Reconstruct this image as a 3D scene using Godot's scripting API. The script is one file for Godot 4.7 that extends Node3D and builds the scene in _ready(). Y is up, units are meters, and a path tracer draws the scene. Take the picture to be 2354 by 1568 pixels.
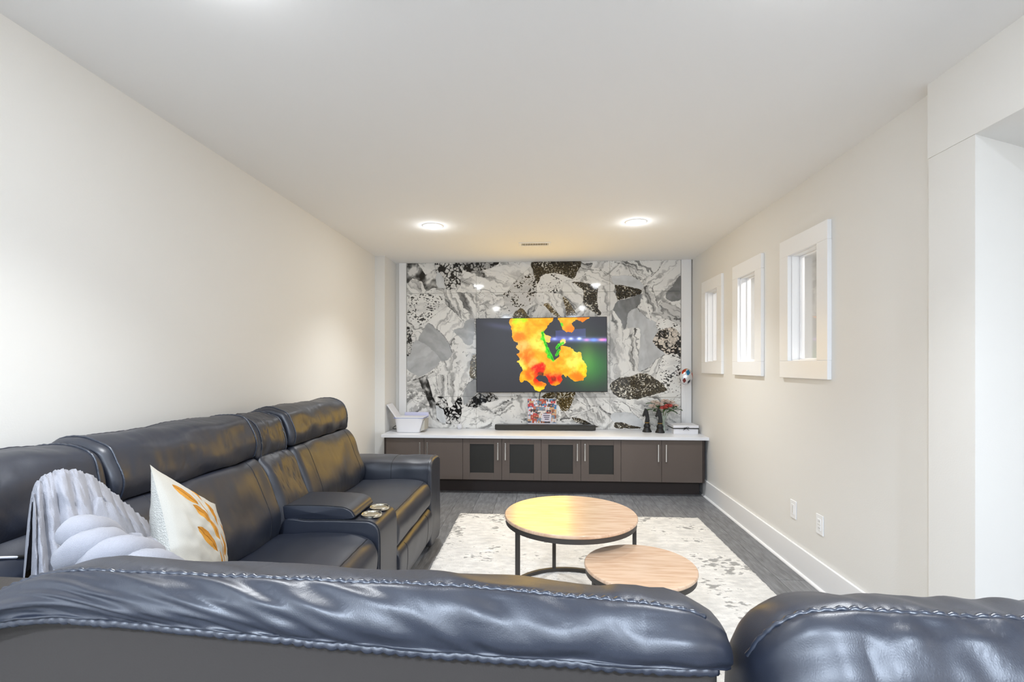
extends Node3D
# A basement lounge. x to the right, y up, the television wall lies towards -z. Units are metres.

const D := 5.38          # distance of the stone wall from the camera's plane
const CEIL := 2.44
const WL := -1.745       # left wall
const WR := 1.62         # right wall
const BACK := 2.7        # wall behind the camera (z)

const SKY_POWER := 1.75    # even overcast sky, let in by the wide hall window to the right of the camera
const LAMP_POWER := 0.17
const BEAM_POWER := 1.85
const GLOW_POWER := 0.028
const REAR_POWER := 10.5
const HALL_POWER := 2.4
const TV_POWER := 0.8

var used := {}
var rng := RandomNumberGenerator.new()
var mat := {}

func _ready() -> void:
	rng.seed = 7
	camera_and_light()
	materials()
	room()
	stone_wall()
	interior_windows()
	ceiling_fittings()
	cabinets()
	television()
	counter_things()
	floor_things()
	left_sofa()
	near_sofa()
	soft_things()


func camera_and_light() -> void:
	var cam := Camera3D.new()
	cam.name = "camera"
	cam.projection = Camera3D.PROJECTION_FRUSTUM
	cam.keep_aspect = Camera3D.KEEP_HEIGHT
	cam.near = 0.05
	cam.far = 60.0
	cam.size = 0.05 * 1568.0 / 1120.0
	cam.frustum_offset = Vector2(0, 0.05 * 54.0 / 1120.0)
	cam.position = Vector3(0, 1.306, 0)
	cam.rotation.y = atan(69.0 / 1120.0)
	add_child(cam)
	cam.current = true
	var we := WorldEnvironment.new()
	we.name = "surroundings"
	var e := Environment.new()
	e.background_mode = Environment.BG_COLOR
	e.background_color = Color(1.0, 0.985, 0.965)
	e.background_energy_multiplier = SKY_POWER
	e.tonemap_mode = Environment.TONE_MAPPER_LINEAR
	e.tonemap_exposure = 1.17
	e.sdfgi_enabled = true
	e.ssao_enabled = true
	e.ssil_enabled = true
	we.environment = e
	add_child(we)


# ---------------------------------------------------------------- naming

func numbered(called: String, parent: Node) -> String:
	var k := str(parent.get_instance_id()) + called
	var n: int = used.get(k, 0)
	used[k] = n + 1
	return called if n == 0 else "%s_%03d" % [called, n]

func thing(called: String, label: String, category: String, at := Vector3.ZERO, group := "") -> Node3D:
	var o := Node3D.new()
	o.name = numbered(called, self)
	add_child(o, true)
	o.position = at
	tag(o, label, category, group)
	return o

func tag(o: Node, label: String, category: String, group := "") -> Node:
	o.set_meta("label", label)
	o.set_meta("category", category)
	if group != "":
		o.set_meta("group", group)
	return o

func obj(called: String, g: Geo, m: Material, parent: Node = self) -> MeshInstance3D:
	return put(called, g.mesh(), m, parent)

func put(called: String, mesh: Mesh, m: Material, parent: Node = self, at := Vector3.ZERO) -> MeshInstance3D:
	var o := MeshInstance3D.new()
	o.name = numbered(called, parent)
	o.mesh = mesh
	o.material_override = m
	o.position = at
	parent.add_child(o, true)
	return o

func struct(called: String, g: Geo, m: Material, label := "") -> MeshInstance3D:
	var o := obj(called, g, m)
	o.set_meta("kind", "structure")
	if label != "":
		o.set_meta("label", label)
	return o


# ---------------------------------------------------------------- geometry

class Geo:
	var v := PackedVector3Array()
	var n := PackedVector3Array()
	var u := PackedVector2Array()
	var ix := PackedInt32Array()

	# adds a triangle soup; closed shapes are turned so that they face outwards
	func add(av: PackedVector3Array, au: PackedVector2Array, ai: PackedInt32Array, smooth := true, xf := Transform3D(), closed := true, crease := 0.8) -> void:
		var p := xf * av
		if au.size() != p.size():
			au.resize(p.size())
		if closed:
			var vol := 0.0
			for k in range(0, ai.size(), 3):
				vol += p[ai[k]].dot(p[ai[k + 1]].cross(p[ai[k + 2]]))
			if vol > 0:
				for k in range(0, ai.size(), 3):
					var q := ai[k]
					ai[k] = ai[k + 1]
					ai[k + 1] = q
		var fn := PackedVector3Array()
		fn.resize(ai.size() / 3)
		for k in fn.size():
			var a := p[ai[3 * k]]
			fn[k] = -(p[ai[3 * k + 1]] - a).cross(p[ai[3 * k + 2]] - a)
		var base := v.size()
		if smooth:
			var vn := PackedVector3Array()
			vn.resize(p.size())
			for k in fn.size():
				for j in 3:
					vn[ai[3 * k + j]] += fn[k]
			for k in vn.size():
				vn[k] = vn[k].normalized() if vn[k].length_squared() > 1e-30 else Vector3.UP
			v.append_array(p)
			n.append_array(vn)
			u.append_array(au)
			for k in ai.size():
				ix.append(base + ai[k])
			return
		var near: Array = []
		near.resize(p.size())
		for k in p.size():
			near[k] = []
		for k in fn.size():
			for j in 3:
				near[ai[3 * k + j]].append(k)
		var un := PackedVector3Array()
		un.resize(fn.size())
		for k in fn.size():
			un[k] = fn[k].normalized()
		for k in fn.size():
			for j in 3:
				var w := ai[3 * k + j]
				var s := Vector3.ZERO
				for q: int in near[w]:
					if un[q].dot(un[k]) > crease:
						s += fn[q]
				v.append(p[w])
				n.append(s.normalized() if s.length_squared() > 1e-30 else un[k])
				u.append(au[w])
				ix.append(v.size() - 1)

	# turns an open surface so that its faces look along a direction on the whole
	func facing(dir: Vector3) -> Geo:
		var s := 0.0
		for q in n:
			s += q.dot(dir)
		if s < 0:
			for k in n.size():
				n[k] = -n[k]
			for k in range(0, ix.size(), 3):
				var q := ix[k]
				ix[k] = ix[k + 1]
				ix[k + 1] = q
		return self

	func mesh() -> ArrayMesh:
		var a := []
		a.resize(Mesh.ARRAY_MAX)
		a[Mesh.ARRAY_VERTEX] = v
		a[Mesh.ARRAY_NORMAL] = n
		a[Mesh.ARRAY_TEX_UV] = u
		a[Mesh.ARRAY_INDEX] = ix
		var m := ArrayMesh.new()
		m.add_surface_from_arrays(Mesh.PRIMITIVE_TRIANGLES, a)
		return m

	# box with softened edges; r is the edge radius, s the steps round it
	func rbox(lo: Vector3, hi: Vector3, r := 0.003, s := 2, xf := Transform3D()) -> Geo:
		var h := (hi - lo) / 2
		var c := (hi + lo) / 2
		r = minf(r, minf(h.x, minf(h.y, h.z)) * 0.98)
		var av := PackedVector3Array()
		var au := PackedVector2Array()
		var ai := PackedInt32Array()
		var seen := {}
		var cnt := 2 * (s + 1)
		for axis in 3:
			var ua := (axis + 1) % 3
			var va := (axis + 2) % 3
			for side in [-1.0, 1.0]:
				var ids := PackedInt32Array()
				for i in cnt:
					for j in cnt:
						var q := Vector3.ZERO
						q[axis] = side * h[axis]
						q[ua] = _edge(i, s, h[ua], r)
						q[va] = _edge(j, s, h[va], r)
						var inner := Vector3(clampf(q.x, -(h.x - r), h.x - r), clampf(q.y, -(h.y - r), h.y - r), clampf(q.z, -(h.z - r), h.z - r))
						var w: Vector3 = inner + (q - inner).normalized() * r
						var key := Vector3i((w * 200000.0).round())
						if not seen.has(key):
							seen[key] = av.size()
							av.append(c + w)
							au.append(Vector2(w.x / h.x * 0.5 + 0.5, 0.5 - w.y / h.y * 0.5) if h.y > 0.006 else Vector2(w.x / h.x * 0.5 + 0.5, w.z / h.z * 0.5 + 0.5))
						ids.append(seen[key])
				for i in cnt - 1:
					for j in cnt - 1:
						var a := ids[i * cnt + j]
						var b := ids[(i + 1) * cnt + j]
						var d := ids[(i + 1) * cnt + j + 1]
						var e := ids[i * cnt + j + 1]
						if side > 0:
							ai.append_array([a, b, d, a, d, e])
						else:
							ai.append_array([a, d, b, a, e, d])
		add(av, au, ai, true, xf)
		return self

	func _edge(i: int, s: int, h: float, r: float) -> float:
		if i <= s:
			return -h + r * (1.0 - tan((1.0 - float(i) / s) * PI / 4)) if s > 0 else -h
		var k := i - s - 1
		return h - r * (1.0 - tan(float(k) / s * PI / 4)) if s > 0 else h

	# plain box with sharp edges
	func box(lo: Vector3, hi: Vector3, xf := Transform3D()) -> Geo:
		var av := PackedVector3Array()
		var au := PackedVector2Array()
		for k in 8:
			var q := Vector3(hi.x if k & 1 else lo.x, hi.y if k & 2 else lo.y, hi.z if k & 4 else lo.z)
			av.append(q)
			au.append(Vector2(float(k & 1), 1.0 - float((k >> 1) & 1)))
		var ai := PackedInt32Array([0, 1, 3, 0, 3, 2, 4, 7, 5, 4, 6, 7, 0, 5, 1, 0, 4, 5, 2, 3, 7, 2, 7, 6, 0, 2, 6, 0, 6, 4, 1, 5, 7, 1, 7, 3])
		add(av, au, ai, false, xf)
		return self

	# turned shape round y; profile of (radius, height) from bottom to top
	func lathe(prof: Array, seg := 24, xf := Transform3D(), crease := 0.8) -> Geo:
		var av := PackedVector3Array()
		var ai := PackedInt32Array()
		for q: Vector2 in prof:
			for k in seg:
				var a := TAU * k / seg
				av.append(Vector3(cos(a) * q.x, q.y, sin(a) * q.x))
		var m := prof.size()
		for i in m - 1:
			for k in seg:
				var k2 := (k + 1) % seg
				ai.append_array([i * seg + k, i * seg + k2, (i + 1) * seg + k2, i * seg + k, (i + 1) * seg + k2, (i + 1) * seg + k])
		for e in 2:
			var row := (m - 1) * seg if e else 0
			var c := av.size()
			av.append(Vector3(0, prof[m - 1 if e else 0].y, 0))
			for k in seg:
				var k2 := (k + 1) % seg
				if e:
					ai.append_array([c, row + k, row + k2])
				else:
					ai.append_array([c, row + k2, row + k])
		var au := PackedVector2Array()
		for q in av:
			au.append(Vector2(q.x, q.z))
		add(av, au, ai, false, xf, true, crease)
		return self

	# tube along points; twist gives it the look of a puckered, stitched roll
	func tube(pts: PackedVector3Array, r: float, seg := 8, pitch := 0.0, amp := 0.0, taper := false) -> Geo:
		var av := PackedVector3Array()
		var ai := PackedInt32Array()
		var m := pts.size()
		var run := 0.0
		var side := Vector3.ZERO
		for i in m:
			var t := (pts[mini(i + 1, m - 1)] - pts[maxi(i - 1, 0)]).normalized()
			if i == 0:
				side = t.cross(Vector3.UP if absf(t.y) < 0.9 else Vector3.RIGHT).normalized()
			else:
				run += pts[i].distance_to(pts[i - 1])
				side = (side - t * side.dot(t)).normalized()
			var up := side.cross(t)
			for k in seg:
				var a := TAU * k / seg
				var rr := r
				if pitch > 0:
					rr *= 1.0 + amp * sin(TAU * run / pitch + a)
				if taper:
					rr *= sqrt(maxf(0.02, 1.0 - pow(absf(2.0 * i / (m - 1) - 1.0), 4.0)))
				av.append(pts[i] + (side * cos(a) + up * sin(a)) * rr)
		for i in m - 1:
			for k in seg:
				var k2 := (k + 1) % seg
				ai.append_array([i * seg + k, i * seg + k2, (i + 1) * seg + k2, i * seg + k, (i + 1) * seg + k2, (i + 1) * seg + k])
		av.append(pts[0])
		av.append(pts[m - 1])
		for k in seg:
			var k2 := (k + 1) % seg
			ai.append_array([m * seg, k2, k, m * seg + 1, (m - 1) * seg + k, (m - 1) * seg + k2])
		add(av, PackedVector2Array(), ai, true)
		return self

	# flat outline drawn out to a thickness along z with a chamfered rim
	func prism(poly: PackedVector2Array, z0: float, z1: float, bev := 0.0, xf := Transform3D(), crease := 0.8) -> Geo:
		var m := poly.size()
		var cw := Geometry2D.is_polygon_clockwise(poly)
		var inn := PackedVector2Array()
		for i in m:
			var a := (poly[i] - poly[(i + m - 1) % m]).normalized()
			var b := (poly[(i + 1) % m] - poly[i]).normalized()
			var t := (a + b).normalized()
			var nn := Vector2(t.y, -t.x) if not cw else Vector2(-t.y, t.x)
			inn.append(poly[i] - nn * bev)
		var rings := [[inn, z0], [poly, z0 + bev], [poly, z1 - bev], [inn, z1]] if bev > 0 else [[poly, z0], [poly, z1]]
		var av := PackedVector3Array()
		var au := PackedVector2Array()
		for rg in rings:
			for q: Vector2 in rg[0]:
				av.append(Vector3(q.x, q.y, rg[1]))
				au.append(q)
		var ai := PackedInt32Array()
		for i in rings.size() - 1:
			for k in m:
				var k2 := (k + 1) % m
				var o := i * m
				var f := [o + k, o + k2, o + m + k2, o + k, o + m + k2, o + m + k]
				if cw:
					f.reverse()
				ai.append_array(f)
		var tri := Geometry2D.triangulate_polygon(poly)
		var top := (rings.size() - 1) * m
		for k in range(0, tri.size(), 3):
			var p0 := poly[tri[k]]
			var ccw := (poly[tri[k + 1]] - p0).cross(poly[tri[k + 2]] - p0) > 0
			var f := [tri[k], tri[k + 1], tri[k + 2]]
			if not ccw:
				f.reverse()
			ai.append_array([top + f[0], top + f[1], top + f[2], f[0], f[2], f[1]])
		add(av, au, ai, false, xf, true, crease)
		return self

	# surface through a grid of points (rows of equal length)
	func grid(rows: Array, smooth := true, closed := false, flip := false, wrap := false) -> Geo:
		var m: int = rows[0].size()
		var av := PackedVector3Array()
		var au := PackedVector2Array()
		for i in rows.size():
			for k in m:
				av.append(rows[i][k])
				au.append(Vector2(float(k) / (m - 1), float(i) / (rows.size() - 1)))
		var ai := PackedInt32Array()
		for i in rows.size() - 1:
			for k in (m if wrap else m - 1):
				var k2 := (k + 1) % m
				var f := [i * m + k, i * m + k2, (i + 1) * m + k2, i * m + k, (i + 1) * m + k2, (i + 1) * m + k]
				if flip:
					f.reverse()
				ai.append_array(f)
		add(av, au, ai, smooth, Transform3D(), closed)
		return self


# how a leather surface rises and sinks: creases across the roll, a slow puffiness, small gathers beside the seams
class Soft:
	var shift := 0.0
	var amp := 0.0
	var fold := 0.0
	var gather := 0.0
	var wave := 0.0
	var edges: Array = []
	var crease := FastNoiseLite.new()
	var puff := FastNoiseLite.new()

	func _init(seed_shift: float, puffiness: float, folds: float, gathers: float, edge_list: Array, waves := 0.0) -> void:
		shift = seed_shift
		amp = puffiness
		fold = folds
		gather = gathers
		edges = edge_list
		wave = waves
		for n in [crease, puff]:
			n.noise_type = FastNoiseLite.TYPE_SIMPLEX
			n.frequency = 1.0
			n.fractal_octaves = 1
		crease.seed = 111
		puff.seed = 112

	func at(s: float, l: float) -> float:
		var c := crease.get_noise_2d(l * 13.0 + s * 7.0 + shift, s * 3.5 + shift)
		var d := puff.get_noise_2d(l * 4.0 + shift, s * 5.0) * amp
		d += puff.get_noise_2d(l * 15.0 + s * clampf(13.0 - l * 16.0, 1.0, 16.0) + shift, s * 4.0 + 5.0) * wave
		d -= smoothstep(0.16, 0.0, absf(c)) * fold
		for e: Array in edges:
			var qq := absf(fposmod(s - e[0] + 0.5, 1.0) - 0.5)
			d *= lerpf(0.25, 1.0, smoothstep(0.0, e[1] * 1.2, qq))
		for e: Array in edges:
			var q := absf(fposmod(s - e[0] + 0.5, 1.0) - 0.5)
			if q < e[1]:
				var near: float = 1.0 - q / e[1]
				d += sin(l * TAU / 0.0165 + crease.get_noise_1d(l * 20.0) * 2.0) * gather * near * near
				d -= near * near * near * e[2]
		return d


# an upholstered roll: a closed outline drawn along a length, with plump ends and creases
class Pad:
	var pts := PackedVector2Array()
	var nrm := PackedVector2Array()
	var cen := Vector2.ZERO
	var l0 := 0.0
	var l1 := 1.0
	var ra := 0.05
	var rb := 0.05
	var smin := 0.6
	var pw := 2.2
	var xf := Transform3D()
	var disp: Soft = null
	var droop_at := -99.0
	var droop_low := 0.85
	var droop_end := 99.0

	func _init(ctrl: Array, a: float, b: float, frame: Transform3D, end_a := 0.05, end_b := 0.05, least := 0.6, per := 5) -> void:
		l0 = a
		l1 = b
		xf = frame
		ra = end_a
		rb = end_b
		smin = least
		var m := ctrl.size()
		for i in m:
			var p0: Vector2 = ctrl[(i + m - 1) % m]
			var p1: Vector2 = ctrl[i]
			var p2: Vector2 = ctrl[(i + 1) % m]
			var p3: Vector2 = ctrl[(i + 2) % m]
			for k in per:
				pts.append(p1.cubic_interpolate(p2, p0, p3, float(k) / per))
		var area := 0.0
		for i in pts.size():
			cen += pts[i] / pts.size()
			area += pts[i].cross(pts[(i + 1) % pts.size()])
		var lo := pts[0]
		var hi := pts[0]
		for q in pts:
			lo = lo.min(q)
			hi = hi.max(q)
		cen = (lo + hi) / 2
		for i in pts.size():
			var t := (pts[(i + 1) % pts.size()] - pts[(i + pts.size() - 1) % pts.size()]).normalized()
			nrm.append(Vector2(t.y, -t.x) if area > 0 else Vector2(-t.y, t.x))

	func shrink(l: float) -> float:
		var f := 1.0
		if l - l0 < ra:
			f = minf(f, smin + (1 - smin) * pow(maxf(0.0, 1 - pow(1 - (l - l0) / ra, pw)), 1 / pw))
		if l1 - l < rb:
			f = minf(f, smin + (1 - smin) * pow(maxf(0.0, 1 - pow(1 - (l1 - l) / rb, pw)), 1 / pw))
		return f

	func at(i: float, l: float, out := 0.0) -> Vector3:
		var m := pts.size()
		var a := posmod(int(floorf(i)), m)
		var b := (a + 1) % m
		var w: float = i - floorf(i)
		var q := pts[a].lerp(pts[b], w)
		var nn := nrm[a].lerp(nrm[b], w)
		var f := shrink(l)
		var d := out
		if disp != null:
			d += disp.at(i / m, l) * smoothstep(0.0, 1.0, f)
		q = cen + (q - cen) * f + nn * d
		if droop_end < 90.0:
			q.y += 0.022 * clampf((0.55 - l) / 0.6, 0.0, 1.0) * clampf((0.985 - q.y) / 0.045, 0.0, 1.0)
		if l > droop_end:
			q.y -= 0.10 * (l - droop_end) * (l - droop_end) * clampf((q.y - 0.90) / 0.08, 0.0, 1.0)
		if l < droop_at:
			q.y -= minf(0.13, 1.72 * (droop_at - l) * (droop_at - l)) * clampf((q.y - droop_low) / 0.15, 0.0, 1.0)
		return xf * Vector3(q.x, q.y, l)

	func geo(stations := 60) -> Geo:
		var ls := PackedFloat32Array()
		var ka := 9
		for k in ka:
			ls.append(l0 + ra * (1 - cos(PI / 2 * k / ka)))
		var mid := maxi(4, stations)
		for k in mid + 1:
			ls.append(lerpf(l0 + ra, l1 - rb, float(k) / mid))
		for k in range(ka - 1, -1, -1):
			ls.append(l1 - rb * (1 - cos(PI / 2 * k / ka)))
		var rows := []
		for l in ls:
			var row := PackedVector3Array()
			for i in pts.size():
				row.append(at(i, l))
			rows.append(row)
		# dished caps
		for e in 2:
			var src: PackedVector3Array = rows[rows.size() - 1] if e else rows[0]
			var c := xf * Vector3(cen.x, cen.y, l1 if e else l0)
			for s in [0.93, 0.6, 0.02]:
				var row := PackedVector3Array()
				for q in src:
					row.append(c + (q - c) * s + xf.basis.z * (0.006 * (1 - s) * (1 if e else -1)))
				if e:
					rows.append(row)
				else:
					rows.insert(0, row)
		var g := Geo.new()
		g.grid(rows, true, true, false, true)
		return g

	func line(i: float, a: float, b: float, out := 0.0, step := 0.008) -> PackedVector3Array:
		var p := PackedVector3Array()
		var c := maxi(2, int((b - a) / step))
		for k in c + 1:
			p.append(at(i, lerpf(a, b, float(k) / c), out))
		return p

	func ring(l: float, from: float, to: float, out := 0.0) -> PackedVector3Array:
		var p := PackedVector3Array()
		var c := maxi(4, int(absf(to - from) * 2))
		for k in c + 1:
			p.append(at(lerpf(from, to, float(k) / c), l, out))
		return p


# ---------------------------------------------------------------- materials

func nz(freq: float, type := FastNoiseLite.TYPE_SIMPLEX_SMOOTH, oct := 3, sd := 1) -> FastNoiseLite:
	var f := FastNoiseLite.new()
	f.noise_type = type
	f.frequency = freq
	f.seed = sd
	f.fractal_octaves = oct
	f.fractal_type = FastNoiseLite.FRACTAL_FBM if oct > 1 else FastNoiseLite.FRACTAL_NONE
	return f

func tex(im: Image) -> ImageTexture:
	return ImageTexture.create_from_image(im)

func flat(c: Color, rough := 0.6, metal := 0.0, spec := 0.5) -> StandardMaterial3D:
	var m := StandardMaterial3D.new()
	m.albedo_color = c
	m.roughness = rough
	m.metallic = metal
	m.metallic_specular = spec
	return m

func relief(m: StandardMaterial3D, t: Texture2D, per_metre: float, cm: float, world := false) -> StandardMaterial3D:
	m.heightmap_enabled = true
	m.heightmap_texture = t
	m.heightmap_scale = cm
	m.uv1_triplanar = true
	m.uv1_world_triplanar = world
	m.uv1_scale = Vector3.ONE * per_metre
	return m

func materials() -> void:
	var cell := nz(0.055, FastNoiseLite.TYPE_CELLULAR, 1, 3)
	cell.cellular_return_type = FastNoiseLite.RETURN_DISTANCE2_SUB
	cell.cellular_jitter = 1.0
	cell.domain_warp_enabled = true
	cell.domain_warp_amplitude = 12.0
	cell.domain_warp_frequency = 0.03
	var grain := tex(cell.get_seamless_image(512, 512))
	var fine := tex(nz(0.08, FastNoiseLite.TYPE_SIMPLEX, 3, 5).get_seamless_image(256, 256))
	var roller := tex(nz(0.12, FastNoiseLite.TYPE_SIMPLEX, 2, 9).get_seamless_image(256, 256))
	mat.wall = relief(flat(Color8(237, 235, 230), 0.55, 0, 0.35), roller, 3.0, 0.012, true)
	mat.ceiling = flat(Color8(250, 250, 249), 0.9, 0, 0.2)
	mat.trim = flat(Color8(250, 250, 250), 0.35)
	mat.leather = relief(flat(Color8(26, 32, 46), 0.43, 0, 0.7), grain, 13.0, 0.013, true)
	mat.leather_back = relief(flat(Color8(60, 56, 53), 0.6, 0, 0.3), grain, 7.0, 0.012, true)
	mat.piping = flat(Color8(36, 43, 57), 0.33, 0, 0.75)
	mat.thread = flat(Color8(24, 27, 34), 0.6)
	mat.dark = flat(Color8(22, 22, 24), 0.6)
	mat.cabinet = flat(Color8(98, 88, 82), 0.5, 0, 0.4)
	mat.cabinet_dark = flat(Color8(62, 54, 51), 0.5, 0, 0.4)
	mat.gap = flat(Color8(38, 34, 32), 0.8)
	mat.glass_dark = flat(Color8(34, 33, 30), 0.45, 0, 0.5)
	mat.chrome = flat(Color8(225, 225, 225), 0.22, 1.0)
	mat.steel = flat(Color8(222, 216, 200), 0.16, 1.0)
	mat.quartz = flat(Color8(232, 234, 239), 0.3)
	mat.black_plastic = flat(Color8(20, 20, 22), 0.35)
	mat.soundbar = relief(flat(Color8(52, 51, 48), 0.7), fine, 40.0, 0.02)
	mat.white_plastic = flat(Color8(232, 232, 236), 0.4)
	mat.blue_plastic = flat(Color8(120, 134, 196), 0.4)
	mat.lilac_plastic = flat(Color8(205, 206, 232), 0.4)
	mat.black_metal = relief(flat(Color8(72, 68, 64), 0.5, 0.3), fine, 30.0, 0.01)
	mat.gold = flat(Color8(214, 170, 92), 0.25, 1.0)
	mat.knight = flat(Color8(25, 25, 27), 0.55)
	mat.grout = flat(Color8(186, 184, 176), 0.8)
	mat.green = flat(Color8(62, 98, 50), 0.55)
	mat.stem = flat(Color8(98, 126, 70), 0.6)
	mat.petal_pale = flat(Color8(246, 220, 206), 0.7)
	mat.petal_cream = flat(Color8(246, 234, 222), 0.7)
	mat.petal_coral = flat(Color8(232, 110, 100), 0.7)
	for k in ["petal_pale", "petal_cream", "petal_coral", "green"]:
		mat[k].backlight_enabled = true
		mat[k].backlight = mat[k].albedo_color * 0.5
	var gl := flat(Color(0.88, 0.95, 0.9, 0.2), 0.05)
	gl.transparency = BaseMaterial3D.TRANSPARENCY_ALPHA
	mat.vase = gl
	var pane := flat(Color(1, 1, 1, 0.06), 0.02)
	pane.transparency = BaseMaterial3D.TRANSPARENCY_ALPHA
	mat.pane = pane
	var lamp := flat(Color8(250, 250, 250), 0.6)
	lamp.emission_enabled = true
	lamp.emission = Color(1.0, 1.0, 1.0)
	lamp.emission_energy_multiplier = 1.6
	mat.lamp = lamp
	mat.fluff = relief(flat(Color8(156, 156, 162), 0.95, 0, 0.1), fine, 22.0, 0.11)
	mat.fluff.rim_enabled = true
	mat.fluff.rim = 0.35
	mat.satin = relief(flat(Color8(196, 194, 186), 0.45, 0, 0.45), fine, 9.0, 0.2)
	mat.stone = flat(Color.WHITE, 0.06, 0, 0.5)
	mat.stone.albedo_texture = tex(stone_print())
	mat.wood = flat(Color.WHITE, 0.24, 0, 0.5)
	mat.wood.albedo_texture = tex(wood_print())
	mat.wood_edge = flat(Color8(190, 146, 108), 0.5)
	mat.rug = flat(Color.WHITE, 0.95, 0, 0.1)
	mat.rug.albedo_texture = tex(rug_print())
	var pile := nz(0.3, FastNoiseLite.TYPE_SIMPLEX, 2, 8).get_seamless_image(512, 512)
	mat.rug.heightmap_enabled = true
	mat.rug.heightmap_texture = tex(pile)
	mat.rug.heightmap_scale = 0.4
	for k in 4:
		var pm := flat(Color(1, 1, 1), 0.42, 0, 0.45)
		pm.albedo_texture = tex(plank_print(k))
		mat["plank%d" % k] = pm
	var scr := flat(Color8(8, 8, 9), 0.25, 0, 0.3)
	scr.emission_enabled = true
	scr.emission_texture = tex(screen_print())
	scr.emission = Color(1, 1, 1)
	scr.emission_operator = BaseMaterial3D.EMISSION_OP_MULTIPLY
	scr.emission_energy_multiplier = 1.0
	mat.screen = scr
	mat.collage = flat(Color.WHITE, 0.4)
	mat.collage.albedo_texture = tex(collage_print())
	mat.cushion = flat(Color.WHITE, 0.85, 0, 0.2)
	mat.cushion.albedo_texture = tex(leaf_print())
	mat.balloon = flat(Color.WHITE, 0.25, 0.55)
	mat.balloon.albedo_texture = tex(balloon_print())


# fills an outline into a map of ids
func fill(ids: PackedByteArray, w: int, h: int, poly: PackedVector2Array, id: int) -> void:
	var lo := poly[0]
	var hi := poly[0]
	for q in poly:
		lo = lo.min(q)
		hi = hi.max(q)
	for y in range(maxi(0, int(lo.y)), mini(h, int(hi.y) + 1)):
		var xs := PackedFloat32Array()
		var yy := y + 0.5
		for k in poly.size():
			var a := poly[k]
			var b := poly[(k + 1) % poly.size()]
			if (a.y <= yy) != (b.y <= yy):
				xs.append(a.x + (yy - a.y) / (b.y - a.y) * (b.x - a.x))
		xs.sort()
		for k in range(0, xs.size() - 1, 2):
			for x in range(maxi(0, int(xs[k] + 0.5)), mini(w, int(xs[k + 1] + 0.5))):
				ids[y * w + x] = id

func pick(flat_list: Array, i: int) -> Vector2:
	return Vector2(flat_list[2 * i], flat_list[2 * i + 1])

func curve_poly(pts: Array, s: float, per := 4, tight := 1.0) -> PackedVector2Array:
	var c := PackedVector2Array()
	var m := pts.size() / 2
	for k in m:
		var p0 := pick(pts, posmod(k - 1, m)) * s
		var p1 := pick(pts, k) * s
		var p2 := pick(pts, (k + 1) % m) * s
		var p3 := pick(pts, (k + 2) % m) * s
		for j in per:
			var t := float(j) / per
			c.append(p1.lerp(p2, t).lerp(p1.cubic_interpolate(p2, p0, p3, t), tight))
	return c

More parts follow.
